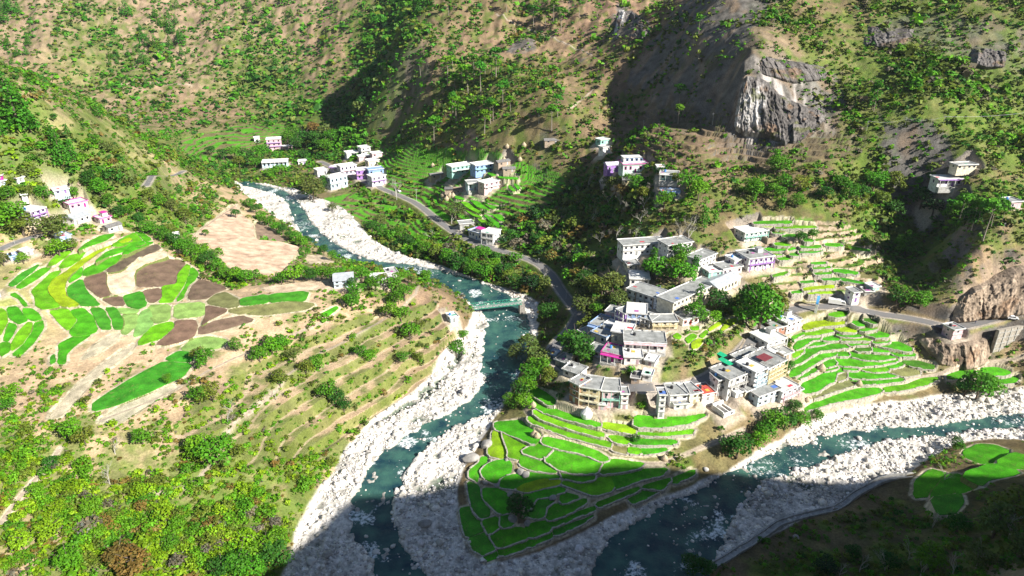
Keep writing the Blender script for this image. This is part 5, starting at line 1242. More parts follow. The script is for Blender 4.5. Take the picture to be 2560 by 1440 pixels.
# ------------------------------------------------------------------ stones
def stone(seed, sub=1):
    b = bmesh.new(); bmesh.ops.create_icosphere(b, subdivisions=sub, radius=.5); r = random.Random(seed); k = [Vector((r.gauss(0, 1), r.gauss(0, 1), r.gauss(0, 1))).normalized() for _ in range(9)]; kd = [r.uniform(.30, .46) for _ in k]
    for v in b.verts:
        for n, d in zip(k, kd):
            q = v.co.dot(n)
            if q > d: v.co -= n * (q - d) * .85
        v.co.x *= 1.15; v.co.z *= .8
    V = np.array([v.co[:] for v in b.verts]); F = np.array([[v.index for v in f.verts] for f in b.faces]); b.free(); return V, F
def build_stones():
    r = np.random.RandomState(31); rnd = random.Random(37); V_, F_, C_ = [], [], []; off = 0; m = M_attr("river_stone", .9, .25, 1.5, .4)
    T = [stone(600 + i, 1) for i in range(6)]
    for n, s0, s1, pw in ((36000, .3, .85, 1.0), (7500, .7, 1.8, 1.5), (800, 1.5, 3.4, 2)):
        x = r.uniform(-330, 330, n * 9); y = 105 + 445 * r.rand(n * 9) ** 1.25; b = msk(BED, x, y); wt = msk(WATM, x, y)
        pr = (b > .55) * (1 - .95 * (wt > .5)) * (.35 + sstep(-.2, .35, fbm(x, y, 12, 3, 411))) * ((x > 40) * .5 + .7) * np.clip(260 / y, .3, 1.3)
        k = r.rand(len(x)) < pr * .8; x, y = x[k], y[k]; w = np.c_[x, y, hf(x, y)]; k = in_view(w, 20); x, y, z = w[k].T; x, y, z = x[:n], y[:n], z[:n]; s = s0 + (s1 - s0) * r.rand(len(x)) ** pw * 1.0
        for v in range(6):
            q = np.arange(len(x)) % 6 == v; tv, tf = T[v]; a = r.uniform(0, 6.28, q.sum()); S = s[q][:, None]
            X = (tv[None, :, 0] * np.cos(a)[:, None] - tv[None, :, 1] * np.sin(a)[:, None]) * S + x[q][:, None]; Y = (tv[None, :, 0] * np.sin(a)[:, None] + tv[None, :, 1] * np.cos(a)[:, None]) * S + y[q][:, None]
            zq = np.where(msk(WATM, x[q], y[q]) > .5, np.maximum(z[q], river_z(x[q], y[q]) - .12), z[q]); Z = tv[None, :, 2] * S + zq[:, None] + .12 * S; V_.append(np.stack([X, Y, Z], -1).reshape(-1, 3)); F_.append((tf[None] + (np.arange(q.sum()) * len(tv))[:, None, None] + off).reshape(-1, 3)); off += q.sum() * len(tv)
            c = np.array((.72, .68, .62)) * r.uniform(.42, 1.2, (q.sum(), 1)); c[:, 2] *= r.uniform(.92, 1.08, q.sum()); C_.append(np.repeat(c, len(tv), 0))
    me = fast_mesh("river_stones", np.vstack(V_), np.vstack(F_), m, np.clip(np.vstack(C_), 0, .85)); o = bpy.data.objects.new("river_stones", me); COL.objects.link(o); tag(o, "pale stones strewn over both gravel river beds", "river stones", kind='stuff')
    # boulders one can tell apart
    white = paint("white_boulder", (.68, .65, .60), .9, .2, .6, bump=.5); grey = paint("grey_boulder", (.36, .34, .31), .95, .3, .5, bump=.6)
    bd = [(1018,1122,20,white,"pale boulder standing alone in the green pool of the left river"),(1205,1022,24,white,"pale flat boulder at the rapid above the gravel spit"),(1005,1222,20,white,"square white block at the dark water's edge below the gravel spit"),
      (1215,1115,46,grey,"big dark grey boulder at the far left corner of the bright green plots"),(1178,1150,52,grey,"sloping tan and grey boulder beside the river edge of the plots"),(1302,1182,30,grey,"upper rock of the cluster in the middle of the bright plots"),(1268,1150,18,grey,"small rock at the corner where plot paths meet"),
      (1228,1152,14,grey,"small boulder on the plot path west of the rock cluster"),(1212,1208,22,grey,"dark boulder on the left edge of the round plot"),(1242,1216,22,grey,"grey boulder at the foot of the round plot"),(1383,1248,30,grey,"tall blocky boulder among shaded plots in the middle of the tip"),
      (1282,1300,34,grey,"dark boulder behind the shaded tree on the tip"),(1318,1310,26,grey,"pale boulder right of the shaded tree on the tip"),(1275,1238,26,grey,"boulder directly above the shaded tree on the tip"),(1316,1190,34,grey,"largest rock of the cluster in the middle of the bright plots"),
      (2405,1012,32,white,"big round white boulder on the far bank of the right river"),(2148,1097,20,white,"pale boulder standing in the right river rapid"),(2035,1110,20,white,"pale boulder at the waterline where the right river narrows"),(1062,1312,42,grey,"dark smooth boulder in the shaded gravel near the tip"),
      (940,1382,26,white,"long slab-like boulder in the shaded left channel"),(780,1405,40,white,"big angular boulder at the bottom of the left gravel bank"),(895,700,14,white,"white boulder by the plateau edge house"),(1150,705,16,white,"pale boulder in the channel upstream of the bridge"),(1640,1260,14,grey,"small boulder at the river side of the tip walls"),
      (1765,1175,22,white,"pale boulder below the tan landslip"),(2330,1010,22,white,"white boulder beside the biggest one on the right bank"),(1990,1345,24,grey,"rock at the toe of the shaded bank below the canal"),(1190,1420,26,grey,"dark boulder at the very tip of the plots"),(880,1210,14,white,"boulder on the left gravel bank beside the bend")]
    P_ = cast(np.array([(a, b) for a, b, *_ in bd]), hf)
    for i, ((a, b, c, mt, lab), w) in enumerate(zip(bd, P_)):
        V, F = stone(700 + i, 3); s = c * (w[1] * FW[1] + (w[2] - CAMZ) * FW[2]) / FPX * .66; o = obj_from("boulder", V * np.array([s * 1.1, s, s * rnd.uniform(.7, 1.0)]), F, mt, loc=(w[0], w[1], w[2] + s * .18)); o.rotation_euler = (0, 0, rnd.uniform(0, 3)); tag(o, lab, "boulder")
# ------------------------------------------------------------------ buildings
def parse_houses():
    R = []
    for ln in HS.strip().split('\n'):
        lab, geo, sty = ln.split('|'); g = [float(a) for a in geo.split()]; s = sty.split()
        R.append(place_block(g[0], g[1], g[2], g[3], g[4], g[5]) | dict(label=lab, st=int(g[6]), wall=s[0], acc=s[1], roof=s[2], fl=s[3] if len(s) > 3 else ''))
    return R
def place_block(xl, yl, xr, yr, d, hp):
    mid = cast([((xl + xr) / 2, (yl + yr) / 2)], hb)[0]; z = mid[2] + .25
    a, b = at_z([(xl, yl)], z)[0], at_z([(xr, yr)], z)[0]; v = b - a; w = np.linalg.norm(v); rot = math.atan2(v[1], v[0]); c = (a + b) / 2
    cx, cy = c[0] - sin(rot) * d / 2, c[1] + cos(rot) * d / 2; d = min(d, max(4, w * 1.4))
    if hp > 8: PADS.append((cx, cy, z, w / 2 + .8, d / 2 + .8, rot))
    return dict(x=c[0], y=c[1], z=z, w=w, d=d, rot=rot, h=hpx(c, hp))
def box(x0, x1, y0, y1, z0, z1):
    V = [(x0, y0, z0), (x1, y0, z0), (x1, y1, z0), (x0, y1, z0), (x0, y0, z1), (x1, y0, z1), (x1, y1, z1), (x0, y1, z1)]
    return np.array(V, float), [(0, 3, 2, 1), (4, 5, 6, 7), (0, 1, 5, 4), (1, 2, 6, 5), (2, 3, 7, 6), (3, 0, 4, 7)]
def MW(c): 
    k = WC.get(c) or dict(red=(.60, .12, .08), tin=(.60, .63, .66), slate=(.20, .19, .18), none=(.4, .35, .3), flat=(.33, .335, .32))[c]
    return paint("wall_" + c, k, .9, .16, .9, dirt=[q * f for q, f in zip(k, (.58, .55, .50))])
def MR(c):
    if c == 'flat': return paint("concrete_roof", (.34, .345, .33), .92, .35, .35, dirt=(.17, .175, .165))
    if c == 'white': return paint("pale_roof", (.68, .68, .67), .9, .25, .3, dirt=(.42, .42, .40))
    if c == 'tin': return paint("tin_roof", (.55, .58, .60), .45, .2, .6, metal=.3)
    if c == 'slate': return paint("slate_roof", (.22, .21, .20), .85, .35, 1.5)
    return MW(c)
_unit = {}
def unit(name, parts, mat):
    if name not in _unit:
        V, F = join(parts); me = bpy.data.meshes.new(name); me.from_pydata([tuple(v) for v in V], [], F); me.materials.append(mat); _unit[name] = me
    return _unit[name]
def inst(name, me, parent, loc, scale=(1, 1, 1), rz=0):
    o = bpy.data.objects.new(name, me); COL.objects.link(o); o.parent = parent; o.location = loc; o.scale = scale; o.rotation_euler = (0, 0, rz); return o
GLASS = paint("dark_pane", (.03, .035, .05), .25, .3, 1, spec=.5)
def add_window(root, x, y, z, rz, w=1.0, h=1.15, frame='white', small=False):
    fm = unit("window_frame_" + frame, [box(-.5, .5, -.05, .02, .42, .5), box(-.5, .5, -.05, .02, -.5, -.42), box(-.5, -.42, -.05, .02, -.42, .42), box(.42, .5, -.05, .02, -.42, .42), box(-.58, .58, -.16, .02, .52, .57)], MW(frame))
    pm = unit("window_pane", [box(-.42, .42, -.02, .01, -.42, .42)], GLASS)
    if small: return inst("window", unit("window_dark", [box(-.5, .5, -.05, .01, -.5, .5)], GLASS), root, (x, y, z), (w, 1, h), rz)
    f = inst("window", fm, root, (x, y, z), (w, 1, h), rz); inst("pane", pm, f, (0, 0, 0)); return f
def add_block(root, H, rnd, ox=0, oy=0, rz=0, name_wall="wall"):
    """walls, roof, openings of one rectangular block; origin at the middle of its front base line, depth towards +y"""
    w, d, h, st = H['w'], H['d'], H['h'], H['st']; acc = H['acc']; fl = H['fl']; roof = H['roof']; sc = FPX / (H['y'] * FW[1] + (H['z'] - CAMZ) * FW[2]); far = sc < 4.2
    base = bpy.data.objects.new(name_wall, None) if False else root
    def P(name, parts, mat): 
        V, F = join(parts); return obj_from(name, V, F, mat, base)
    fh = h / st; hw = w / 2
    if 'u' in fl:
        t = .45; a, b = h * .9, h * .55
        P("wall", [box(-hw, hw, 0, t, -2.5, b), box(-hw, hw, d - t, d, -2.5, a), box(-hw, -hw + t, t + .003, d - t - .003, -2.5, h * .7), box(hw - t, hw, t + .003, d - t - .003, -2.5, b * .8), box(-hw * .1, -hw * .1 + t, t + .003, d - t - .003, -2.5, h * .6)], MW(H['wall']))
        if roof != 'none': P("roof", [box(-hw - .2, -hw * .1, -.2, d + .2, h * .92, h * .92 + .15)], MR(roof))
        add_window(base, hw * .45, 0, b * .5, 0, .9, b * .5, 'white', True); return
    P("wall", [box(-hw, hw, 0, d, -3.0, h)], MW(H['wall']))
    ov = .45
    if 'g' in fl:
        rise = min(1.9, d * .22); V = [(-hw - ov, -ov, h - .05), (hw + ov, -ov, h - .05), (hw + ov, d + ov, h - .05), (-hw - ov, d + ov, h - .05), (-hw - ov, d / 2, h + rise), (hw + ov, d / 2, h + rise)]
        obj_from("roof", V, [(0, 1, 5, 4), (2, 3, 4, 5), (1, 2, 5), (3, 0, 4), (0, 3, 2, 1)], MR(roof), base)
    else:
        ps = [box(-hw - ov, hw + ov, -ov - .2, d + ov, h + .003, h + .17)]
        P("roof", ps, MR(roof)); e = .16; zz = h + .173; ph = .38
        P("parapet", [box(-hw - ov, hw + ov, -ov - .2, -ov - .2 + e, zz, zz + ph), box(-hw - ov, hw + ov, d + ov - e, d + ov, zz, zz + ph), box(-hw - ov, -hw - ov + e, -ov - .2 + e + .003, d + ov - e - .003, zz, zz + ph - .02), box(hw + ov - e, hw + ov, -ov - .2 + e + .003, d + ov - e - .003, zz, zz + ph - .02)], MW(acc if acc in ('magenta', 'blue') else 'white'))
    # openings
    n = max(1, int(w / (2.5 if not far else 3.2))); frm = 'white' if H['wall'] in ('purple', 'blue', 'brick', 'teal', 'pink', 'stone') else (acc if acc in ('blue', 'purple', 'teal', 'pink', 'brick', 'red', 'grey', 'magenta', 'yellow') else 'grey')
    for s in range(st):
        zc = s * fh + fh * .55
        door = rnd.randrange(n) if s == 0 else -1
        for i in range(n):
            x = -hw + w * (i + .5) / n
            if i == door:
                dm = unit("door_" + frm, [box(-.5, .5, -.05, .02, 0, 1)], paint("door_" + frm, [c * .6 for c in (WC.get(frm) or (.5, .1, .08))], .6)); inst("door", dm, base, (x, -.003, .02), (1.0, 1, min(2.1, fh * .8)))
            else: add_window(base, x, -.003, zc, 0, min(1.25, w / n * .5), fh * .42, frm, far)
        if 'n' not in fl and d > 4:
            for sx, rr in ((hw + .003, pi / 2), (-hw - .003, -pi / 2)):
                for j in range(max(1, int(d / 4))):
                    add_window(base, sx, d * (j + .5) / max(1, int(d / 4)), zc, rr, 1.0, fh * .4, frm, far)
        if s and 'b' not in fl and not far: P("ledge", [box(-hw - .12, hw + .12, -.35, -.002, s * fh - .08, s * fh + .08)], MW('grey' if H['wall'] != 'grey' else 'white'))
    if 'v' in fl:
        P("porch_roof", [box(-hw - .2, hw + .2, -2.0, -ov - .203, h - .2, h - .02)], MW(acc)); pm = unit("porch_post", [box(-.11, .11, -.11, .11, 0, 1)], MW('white'))
        for i in range(max(3, int(w / 3)) + 1): inst("post", pm, base, (-hw + .1 + (w - .2) * i / max(3, int(w / 3)), -1.8, -.6), (1, 1, h - .2 + .6))
        P("porch_floor", [box(-hw - .1, hw + .1, -2.1, -.002, -2.5, .12)], MW('grey'))
    if 'b' in fl:
        for s in range(1, st) if st > 1 else [0]:
            z = s * fh + .02
            P("balcony", [box(-hw, hw, -1.25, -.004, z - .14, z), box(-hw, hw, -1.25, -1.17, z + .003, z + .32), box(-hw, hw, -1.25, -1.19, z + .7, z + .8)] + [box(-hw + (w - .08) * i / 6, -hw + (w - .08) * i / 6 + .08, -1.24, -1.18, z + .323, z + .697) for i in range(7)], MW(acc))
        pm = unit("gallery_post_" + acc, [box(-.12, .12, -.12, .12, 0, 1)], MW(acc if acc != 'grey' else 'white'))
        if st > 1 and not far:
            for i in range(max(2, int(w / 3.2)) + 1): inst("post", pm, base, (-hw + .15 + (w - .3) * i / max(2, int(w / 3.2)), -1.1, -.5), (1, 1, h + .5 - .02))
    if not far and 'g' not in fl:
        for i in range(rnd.randrange(0, 3)):
            cc = rnd.choice([(.55, .08, .10), (.10, .20, .55), (.70, .70, .68), (.65, .45, .08), (.12, .38, .25), (.45, .12, .35)]); x0 = rnd.uniform(-hw, hw - 2); y0 = rnd.uniform(.5, max(.6, d - 2.5)); a_, b_ = rnd.uniform(.8, 2.2), rnd.uniform(.8, 1.8)
            P("drying_cloth", [box(x0, x0 + a_, y0, y0 + b_, h + .19, h + .25)], paint("cloth_%d" % int(cc[0] * 100), cc, .95, .2, 2))
    if 's' in fl:
        P("stair_room", [box(hw * .25, hw * .25 + 2.6, d * .5, d * .5 + 2.6, h + .173, h + 2.2)], MW(H['wall'])); P("stair_room_roof", [box(hw * .25 - .2, hw * .25 + 2.8, d * .5 - .2, d * .5 + 2.8, h + 2.203, h + 2.33)], MR('flat'))
    if 't' in fl or (rnd.random() < .25 and not far and not 'g' in fl):
        V, F = tube([(0, 0, 0), (0, 0, .9), (0, 0, 1.05), (0, 0, 1.2)], [.55, .55, .4, .12], 12); o = obj_from("water_tank", V, F, paint("tank_black", (.03, .03, .035), .5) if rnd.random() < .6 else paint("tank_blue", (.08, .25, .6), .5), base, loc=(-hw * .5, d * .6, h + .17))
    if 'p' in fl:
        pm = unit("roof_stub", [box(-.12, .12, -.12, .12, 0, .95)], MW('grey')); k = max(2, int(w / 3.5))
        for i in range(k + 1):
            for y in (.1, d - .1): inst("roof_post", pm, base, (-hw + .1 + (w - .2) * i / k, y, h + .17))
def build_houses():
    rnd = random.Random(17)
    for H in HOUSES:
        nm = ["house", "shop", "hut", "barn", "school"]; l = H['label']; kind = "hut" if (" hut" in l or " shed" in l or " room" in l or "kiosk" in l) else ("barn" if "barn" in l else ("shop" if " shop" in l else "house"))
        root = empty("small_hut" if kind == "hut" else ("village_" + kind), (H['x'], H['y'], H['z']), H['rot']); tag(root, l, kind)
        add_block(root, H, rnd)
        if 'big white house with a row of windows' in l:
            q = dict(H); q.update(h=hpx((H['x'], H['y'], H['z']), 13), w=H['w'] * .7, d=5, st=1, roof='white', wall='white', acc='blue', fl='n'); V, F = join([box(-q['w'] / 2 - 1, q['w'] / 2 - 1, 3.5, 8.5, H['h'] + .173, H['h'] + q['h'])]); obj_from("upper_room", V, F, MW('white'), root)
            V, F = join([box(-q['w'] / 2 - 1.4, q['w'] / 2 - .6, 3.0, 8.9, H['h'] + q['h'] + .003, H['h'] + q['h'] + .18)]); obj_from("upper_roof", V, F, MR('white'), root)
            for i in range(4): add_window(root, -q['w'] / 2 + 1 + i * 2.6, 3.495, H['h'] + q['h'] * .55, 0, 1.5, q['h'] * .5, 'blue')
        if 'magenta roof sheet' in l or 'magenta porch' in l:
            V, F = join([box(-H['w'] * .1, H['w'] * .42, 1, 5, H['h'] + 2.2, H['h'] + 2.32)]); obj_from("sheet_roof", V, F, MW('magenta'), root); V, F = join([box(-H['w'] * .06, H['w'] * .38, 1.4, 4.7, H['h'] + .173, H['h'] + 2.197)]); obj_from("upper_room", V, F, MW('white'), root)
        if 'red roof sheet' in l: pass
        if 'green awning' in l:
            V, F = join([box(-H['w'] / 2 - 3.2, -H['w'] / 2 - .5, 9, 14.5, H['h'] * .93, H['h'] * .93 + .1)]); obj_from("awning", V, F, paint("green_sheet", (.02, .42, .20), .6), root)
        if 'yellow and brown columns' in l:
            V, F = join([box(-H['w'] * .4, H['w'] * .05, 2, 6, H['h'] + 1.9, H['h'] + 2.0)]); obj_from("sheet_roof", V, F, paint("maroon_sheet", (.22, .05, .06), .6), root)
            for i in range(4): obj_from("sheet_post", *join([box(-H['w'] * .4 + .2 + i * H['w'] * .13, -H['w'] * .4 + .3 + i * H['w'] * .13, 2.2, 2.3, H['h'] + .17, H['h'] + 1.897)]), MW('grey'), root)
        if 'big dark archway' in l:
            th = [(cos(a) * 1.7, sin(a) * 1.7) for a in np.linspace(0, pi, 11)]; V = [(x, -.05, H['h'] * .42 + z) for x, z in th] + [(-1.7, -.05, H['h'] * .1), (1.7, -.05, H['h'] * .1)]; V2 = [(x, .02, z) for x, y, z in V]; n = len(V)
            obj_from("archway", V + V2, [tuple(range(n))] + [(i, (i + 1) % n, n + (i + 1) % n, n + i) for i in range(n)], GLASS, root)
    # the school: three wings of one building
    B = SCH; r0 = B[0]; root = empty("school_building", (r0['x'], r0['y'], r0['z'])); tag(root, "long L-shaped two-storey school with a dark flat roof, white left wing and cream right wing", "school building")
    for k, b in enumerate(B):
        wing = bpy.data.objects.new("wing", None); COL.objects.link(wing); wing.parent = root; wing.location = (b['x'] - r0['x'], b['y'] - r0['y'], b['z'] - r0['z'] + (.0, .06, .0)[k]); wing.rotation_euler = (0, 0, b['rot'])
        b.update(st=2 if k < 2 else 1, wall=SCHOOL[k][6], acc='grey', roof='flat' if k < 2 else 'tin', fl='n' if k < 2 else 'gn'); add_block(wing, b, rnd)
        if k == 0:
            for i in range(6): obj_from("pier", *join([box(-b['w'] / 2 + (b['w'] - .4) * i / 5, -b['w'] / 2 + (b['w'] - .4) * i / 5 + .4, -.5, -.06, -2, b['h'] - .05)]), MW('stone' if i % 2 else 'grey'), wing)
# ------------------------------------------------------------------ bridge, gate, canal, walls, poles, cars, haystacks
def build_extras():
    rnd = random.Random(41); G = paint("green_steel", (.05, .32, .20), .5, .2, 2)
    a = at_z([(1176, 770)], 7.6)[0]; b = at_z([(1303, 756)], 8.6)[0]; L = np.linalg.norm(b - a); rz = math.atan2(b[1] - a[1], b[0] - a[0]); root = empty("footbridge", tuple(a), rz); tag(root, "green steel truss footbridge over the left river", "bridge")
    sl = (b[2] - a[2]) / L
    def sh(V): V = np.array(V); V[:, 2] += V[:, 0] * sl; return V
    V, F = join([box(0, L, -1.1, 1.1, -.2, 0)]); obj_from("deck", sh(V), F, paint("deck_boards", (.50, .50, .47), .8, .3, 1.5), root)
    for s in (-1, 1):
        ps = [box(0, L, s * 1.45 - .09, s * 1.45 + .09, 1.6, 1.73), box(0, L, s * 1.45 - .09, s * 1.45 + .09, -.45, -.253)]
        n = 14
        for i in range(n + 1): x = (L - .14) * i / n; ps.append(box(x, x + .14, s * 1.45 - .06, s * 1.45 + .06, -.25, 1.597))
        for i in range(n): x = L * i / n; x2 = L * (i + 1) / n; z0, z1 = (-.1, 1.6) if i < n / 2 else (1.6, -.1); ps.append(tube([(x, s * 1.45, z0), (x2, s * 1.45, z1)], [.06, .06], 4))
        V, F = join(ps); obj_from("truss", sh(V), F, G, root)
    for x in (-1.2, L + .2):
        V, F = join([box(x - 1.2, x + 1.2, -2, 2, -9, -.47)]); obj_from("abutment", sh(V), F, paint("abutment_stone", (.34, .31, .27), .9, .35, 1), root)
    # welcome gate
    c = cast([(2041, 772)], hf)[0]; root = empty("welcome_gate", (c[0], c[1], c[2]), radians(62)); tag(root, "blue and white arched gate over the track by the right road junction", "gate")
    for s in (-1, 1): V, F = join([box(s * 2.6 - .45, s * 2.6 + .45, -.5, .5, -1, 3.4)]); obj_from("pillar", V, F, MW('white'), root)
    ps = []; th = np.linspace(0, pi, 13)
    V = [(cos(t) * r, y, 3.4 + sin(t) * r * .8) for y in (-.5, .5) for t in th for r in (2.15, 3.05)]; n = len(th); F = []
    for i in range(n - 1):
        p = 2 * i; q = 2 * n + 2 * i; F += [(p, p + 1, p + 3, p + 2), (q, q + 2, q + 3, q + 1), (p + 1, q + 1, q + 3, p + 3), (p, p + 2, q + 2, q)]
    obj_from("arch", V, F, paint("gate_blue", (.10, .38, .78), .6), root)
    # canal along the shaded bank
    cl = cast(smooth_line(np.array([(1785,1416),(1832,1388),(1900,1346),(1955,1308),(2000,1293),(2078,1276),(2098,1268),(2135,1243),(2180,1215),(2235,1196),(2300,1184)], float), 2), hf)
    L_ = np.r_[0, np.cumsum(np.linalg.norm(np.diff(cl[:, :2], axis=0), axis=1))]; s = np.arange(0, L_[-1], 1.0); c = np.stack([np.interp(s, L_, cl[:, i]) for i in range(3)], 1)
    zz = np.convolve(np.r_[[c[0, 2]] * 12, c[:, 2], [c[-1, 2]] * 12], np.ones(25) / 25, 'valid'); t = np.gradient(c[:, :2], axis=0); t /= np.linalg.norm(t, axis=1)[:, None]; nn = np.c_[-t[:, 1], t[:, 0]]
    def rail(o0, o1, z0, z1):
        n = len(s); V = []
        for o, z in ((o0, z0), (o1, z0), (o1, z1), (o0, z1)): xy = c[:, :2] + nn * o; V.append(np.c_[xy, zz + z])
        V = np.concatenate(V); F = []
        for k in range(4):
            k2 = (k + 1) % 4
            for i in range(n - 1): F.append((k * n + i, k * n + i + 1, k2 * n + i + 1, k2 * n + i))
        return V, F + [(0, n, 2 * n, 3 * n), (n - 1, 4 * n - 1, 3 * n - 1, 2 * n - 1)]
    cm = paint("canal_concrete", (.42, .41, .38), .85, .3, .8); root = empty("irrigation_canal", (0, 0, 0)); tag(root, "long concrete irrigation canal along the shaded bank of the right river", "canal")
    for o0, o1, z0, z1, nm in ((-1.1, -.7, -2.5, .95, "side_wall"), (.7, 1.1, -2.5, .95, "side_wall"), (-.697, .697, -2.4, .35, "channel_floor")): V, F = rail(o0, o1, z0, z1); obj_from(nm, V, F, cm, root)
    # retaining wall under the right road
    pz = 25.; A = at_z([(2492, 822)], pz - 1.2)[0]; B = at_z([(2600, 800)], pz - .8)[0]; Lw = np.linalg.norm(B - A); root = empty("retaining_wall", tuple(A - np.array([0, 1.5, 0])), math.atan2(B[1] - A[1], B[0] - A[0])); tag(root, "stone retaining wall with a grid of ribs below the right road", "wall")
    V, F = join([box(0, Lw, 0, 1.2, -10, 0)]); obj_from("wall_face", V, F, paint("masonry", (.40, .36, .30), .95, .35, .8, bump=.6), root)
    for i in range(7): V, F = join([box(Lw * i / 7, Lw * i / 7 + .35, -.2, -.003, -10, 0)]); obj_from("rib", V, F, cm, root)
    for i in range(4): V, F = join([box(0, Lw, -.17, -.006, -2.4 * i - 1.4, -2.4 * i - 1.1)]); obj_from("band", V, F, cm, root)
    # concrete parapet stones along the cliff road
    # utility poles
    pm = unit("pole", [tube([(0, 0, -1), (0, 0, 1)], [.013, .009], 6)], paint("pole_grey", (.55, .55, .52), .7)); am = unit("crossarm", [box(-.11, .11, -.008, .008, .90, .92)], paint("arm_grey", (.3, .3, .3), .7))
    for px, py, c_, lab in [(1285,638,20,"utility pole beside the road above the wooded bank"),(1347,662,18,"utility pole at the start of the shaded road bend"),(1415,748,24,"utility pole on the outer edge of the shaded road bend"),(2206,816,24,"white pole below the right road among bushes"),(2222,784,18,"thin pole on the upper side of the right road"),(38,612,24,"pole beside the side road at the left hamlet"),
        (2166,328,26,"twin pole at the foot of the right hillside by the cliff"),(2262,316,24,"slim pole between the two twin poles on the right hillside"),(2358,312,22,"twin pole on the open right hillside"),(1781,312,30,"pole on the brown knoll left of the cliff"),(1832,356,22,"pole below the white streak of the cliff"),(1608,322,22,"pole at the edge of the ridge's dark shade"),(1498,286,20,"pole beside the stone path up the middle hill"),(1347,310,38,"tall bare pole above the central terraces"),(1042,505,34,"pale pole at the upper side of the central road"),(992,500,46,"tall pole beside the first bend of the central road"),(2505,585,30,"leaning pale pole at the right edge below the pine stand"),(1553,770,26,"lamp pole on the terrace in front of the school")]:
        w = cast([(px, py)], hf)[0]; h = hpx(w, c_); o = empty("utility_pole", (w[0], w[1], w[2] - .2)); o.scale = (h, h, h); inst("pole_shaft", pm, o, (0, 0, 0)); inst("crossarm", am, o, (0, 0, 0), rz=.3); tag(o, lab, "pole")
    # haystacks
    hv = [(0, .0), (.42, .0), (.5, .25), (.46, .5), (.25, .8), (.07, 1.0), (.03, 1.15)]; V = []; F = []; k = 14; rr = random.Random(3)
    for r_, z in hv:
        for j in range(k): t = 2 * pi * j / k; q = r_ * (1 + rr.uniform(-.08, .08)); V.append((cos(t) * q, sin(t) * q, z))
    for i in range(len(hv) - 1):
        for j in range(k): F.append((i * k + j, i * k + (j + 1) % k, (i + 1) * k + (j + 1) % k, (i + 1) * k + j))
    hm = bpy.data.meshes.new("haystack"); hm.from_pydata(V, [], F); hm.materials.append(paint("straw", (.50, .40, .27), .95, .3, 4, bump=.5))
    wm = bpy.data.meshes.new("white_cover"); wm.from_pydata(V, [], F); wm.materials.append(paint("white_cover", (.78, .78, .75), .8))
    for px, py, c_, m_, lab in [(2053,926,19,hm,"haystack standing in the upper left of the right-hand plots"),(2147,963,15,hm,"haystack at the middle of the right-hand plots"),(2017,1003,12,hm,"small haystack by the village edge of the right-hand plots"),(1336,1090,16,hm,"left haystack of the pair above the bright plots"),(1343,1094,15,hm,"right haystack of the pair above the bright plots"),(1333,1016,14,hm,"haystack at the left end of the long strips"),
        (1466,1042,26,wm,"white covered stack below the yellow house"),(1661,1150,15,hm,"haystack at the end of the strips near the long path"),(1109,492,15,hm,"leftmost haystack of the cluster by the stone barns"),(1117,502,14,hm,"lowest haystack of the cluster by the stone barns"),(1125,494,15,hm,"middle haystack of the cluster by the stone barns"),(1133,494,14,hm,"rightmost haystack of the cluster by the stone barns"),(1082,416,10,hm,"haystack on the upper left of the central terraces"),
        (1260,404,13,hm,"haystack behind the old stone house"),(1300,402,12,hm,"haystack right of the old stone house"),(1974,610,13,hm,"haystack below the ruin on the school terraces"),(1965,635,14,hm,"pale haystack in the middle of the school terraces"),(1998,678,12,hm,"small pale haystack low on the school terraces"),(1268,370,12,hm,"haystack at the edge of the trees above the terraces"),(1310,366,12,hm,"haystack right of the trees above the terraces"),(1610,395,9,hm,"small haystack behind the big white house on the brown terraces"),(125,476,10,hm,"pale haystack above the left hamlet"),(198,463,10,hm,"small pale stack on the slope above the left hamlet")]:
        w = cast([(px, py)], hf)[0]; h = hpx(w, c_); o = bpy.data.objects.new("haystack", m_); COL.objects.link(o); o.location = (w[0], w[1], w[2] - .1); o.scale = (h * .95, h * .95, h * .9); tag(o, lab, "haystack")
    # cars
    def car(px, py, toward, col, lab, L=3.9, van=False):
        w = cast([(px, py)], hf)[0]; q = cast([toward], hf)[0]; rz = math.atan2(q[1] - w[1], q[0] - w[0]); root = empty("parked_car" if not van else "parked_truck", (w[0], w[1], w[2] + .08), rz); tag(root, lab, "car" if not van else "truck")
        W_ = 1.65 if not van else 2.3; pt = paint("car_paint_%s" % lab[:9].replace(' ', '_'), col, .3, .05, 1, spec=.5); hw = W_ / 2
        if not van:
            prof = [(-L / 2, .35), (-L / 2, .85), (-L * .42, .95), (-L * .25, 1.45), (L * .12, 1.48), (L * .26, .98), (L * .47, .86), (L / 2, .6), (L / 2, .35)]
            gl = [(-L * .39, .97), (-L * .25, 1.40), (L * .11, 1.42), (L * .23, .99)]
        else:
            prof = [(-L / 2, .7), (-L / 2, 2.6), (L * .2, 2.6), (L * .2, 2.2), (L * .42, 2.2), (L / 2, 1.4), (L / 2, .7)]; gl = [(L * .24, 1.45), (L * .24, 2.0), (L * .40, 2.0), (L * .46, 1.45)]
        n = len(prof); V = [(x, -hw, z) for x, z in prof] + [(x, hw, z) for x, z in prof]; F = [tuple(range(n - 1, -1, -1)), tuple(range(n, 2 * n))] + [(i, (i + 1) % n, n + (i + 1) % n, n + i) for i in range(n)]; obj_from("body", V, F, pt, root)
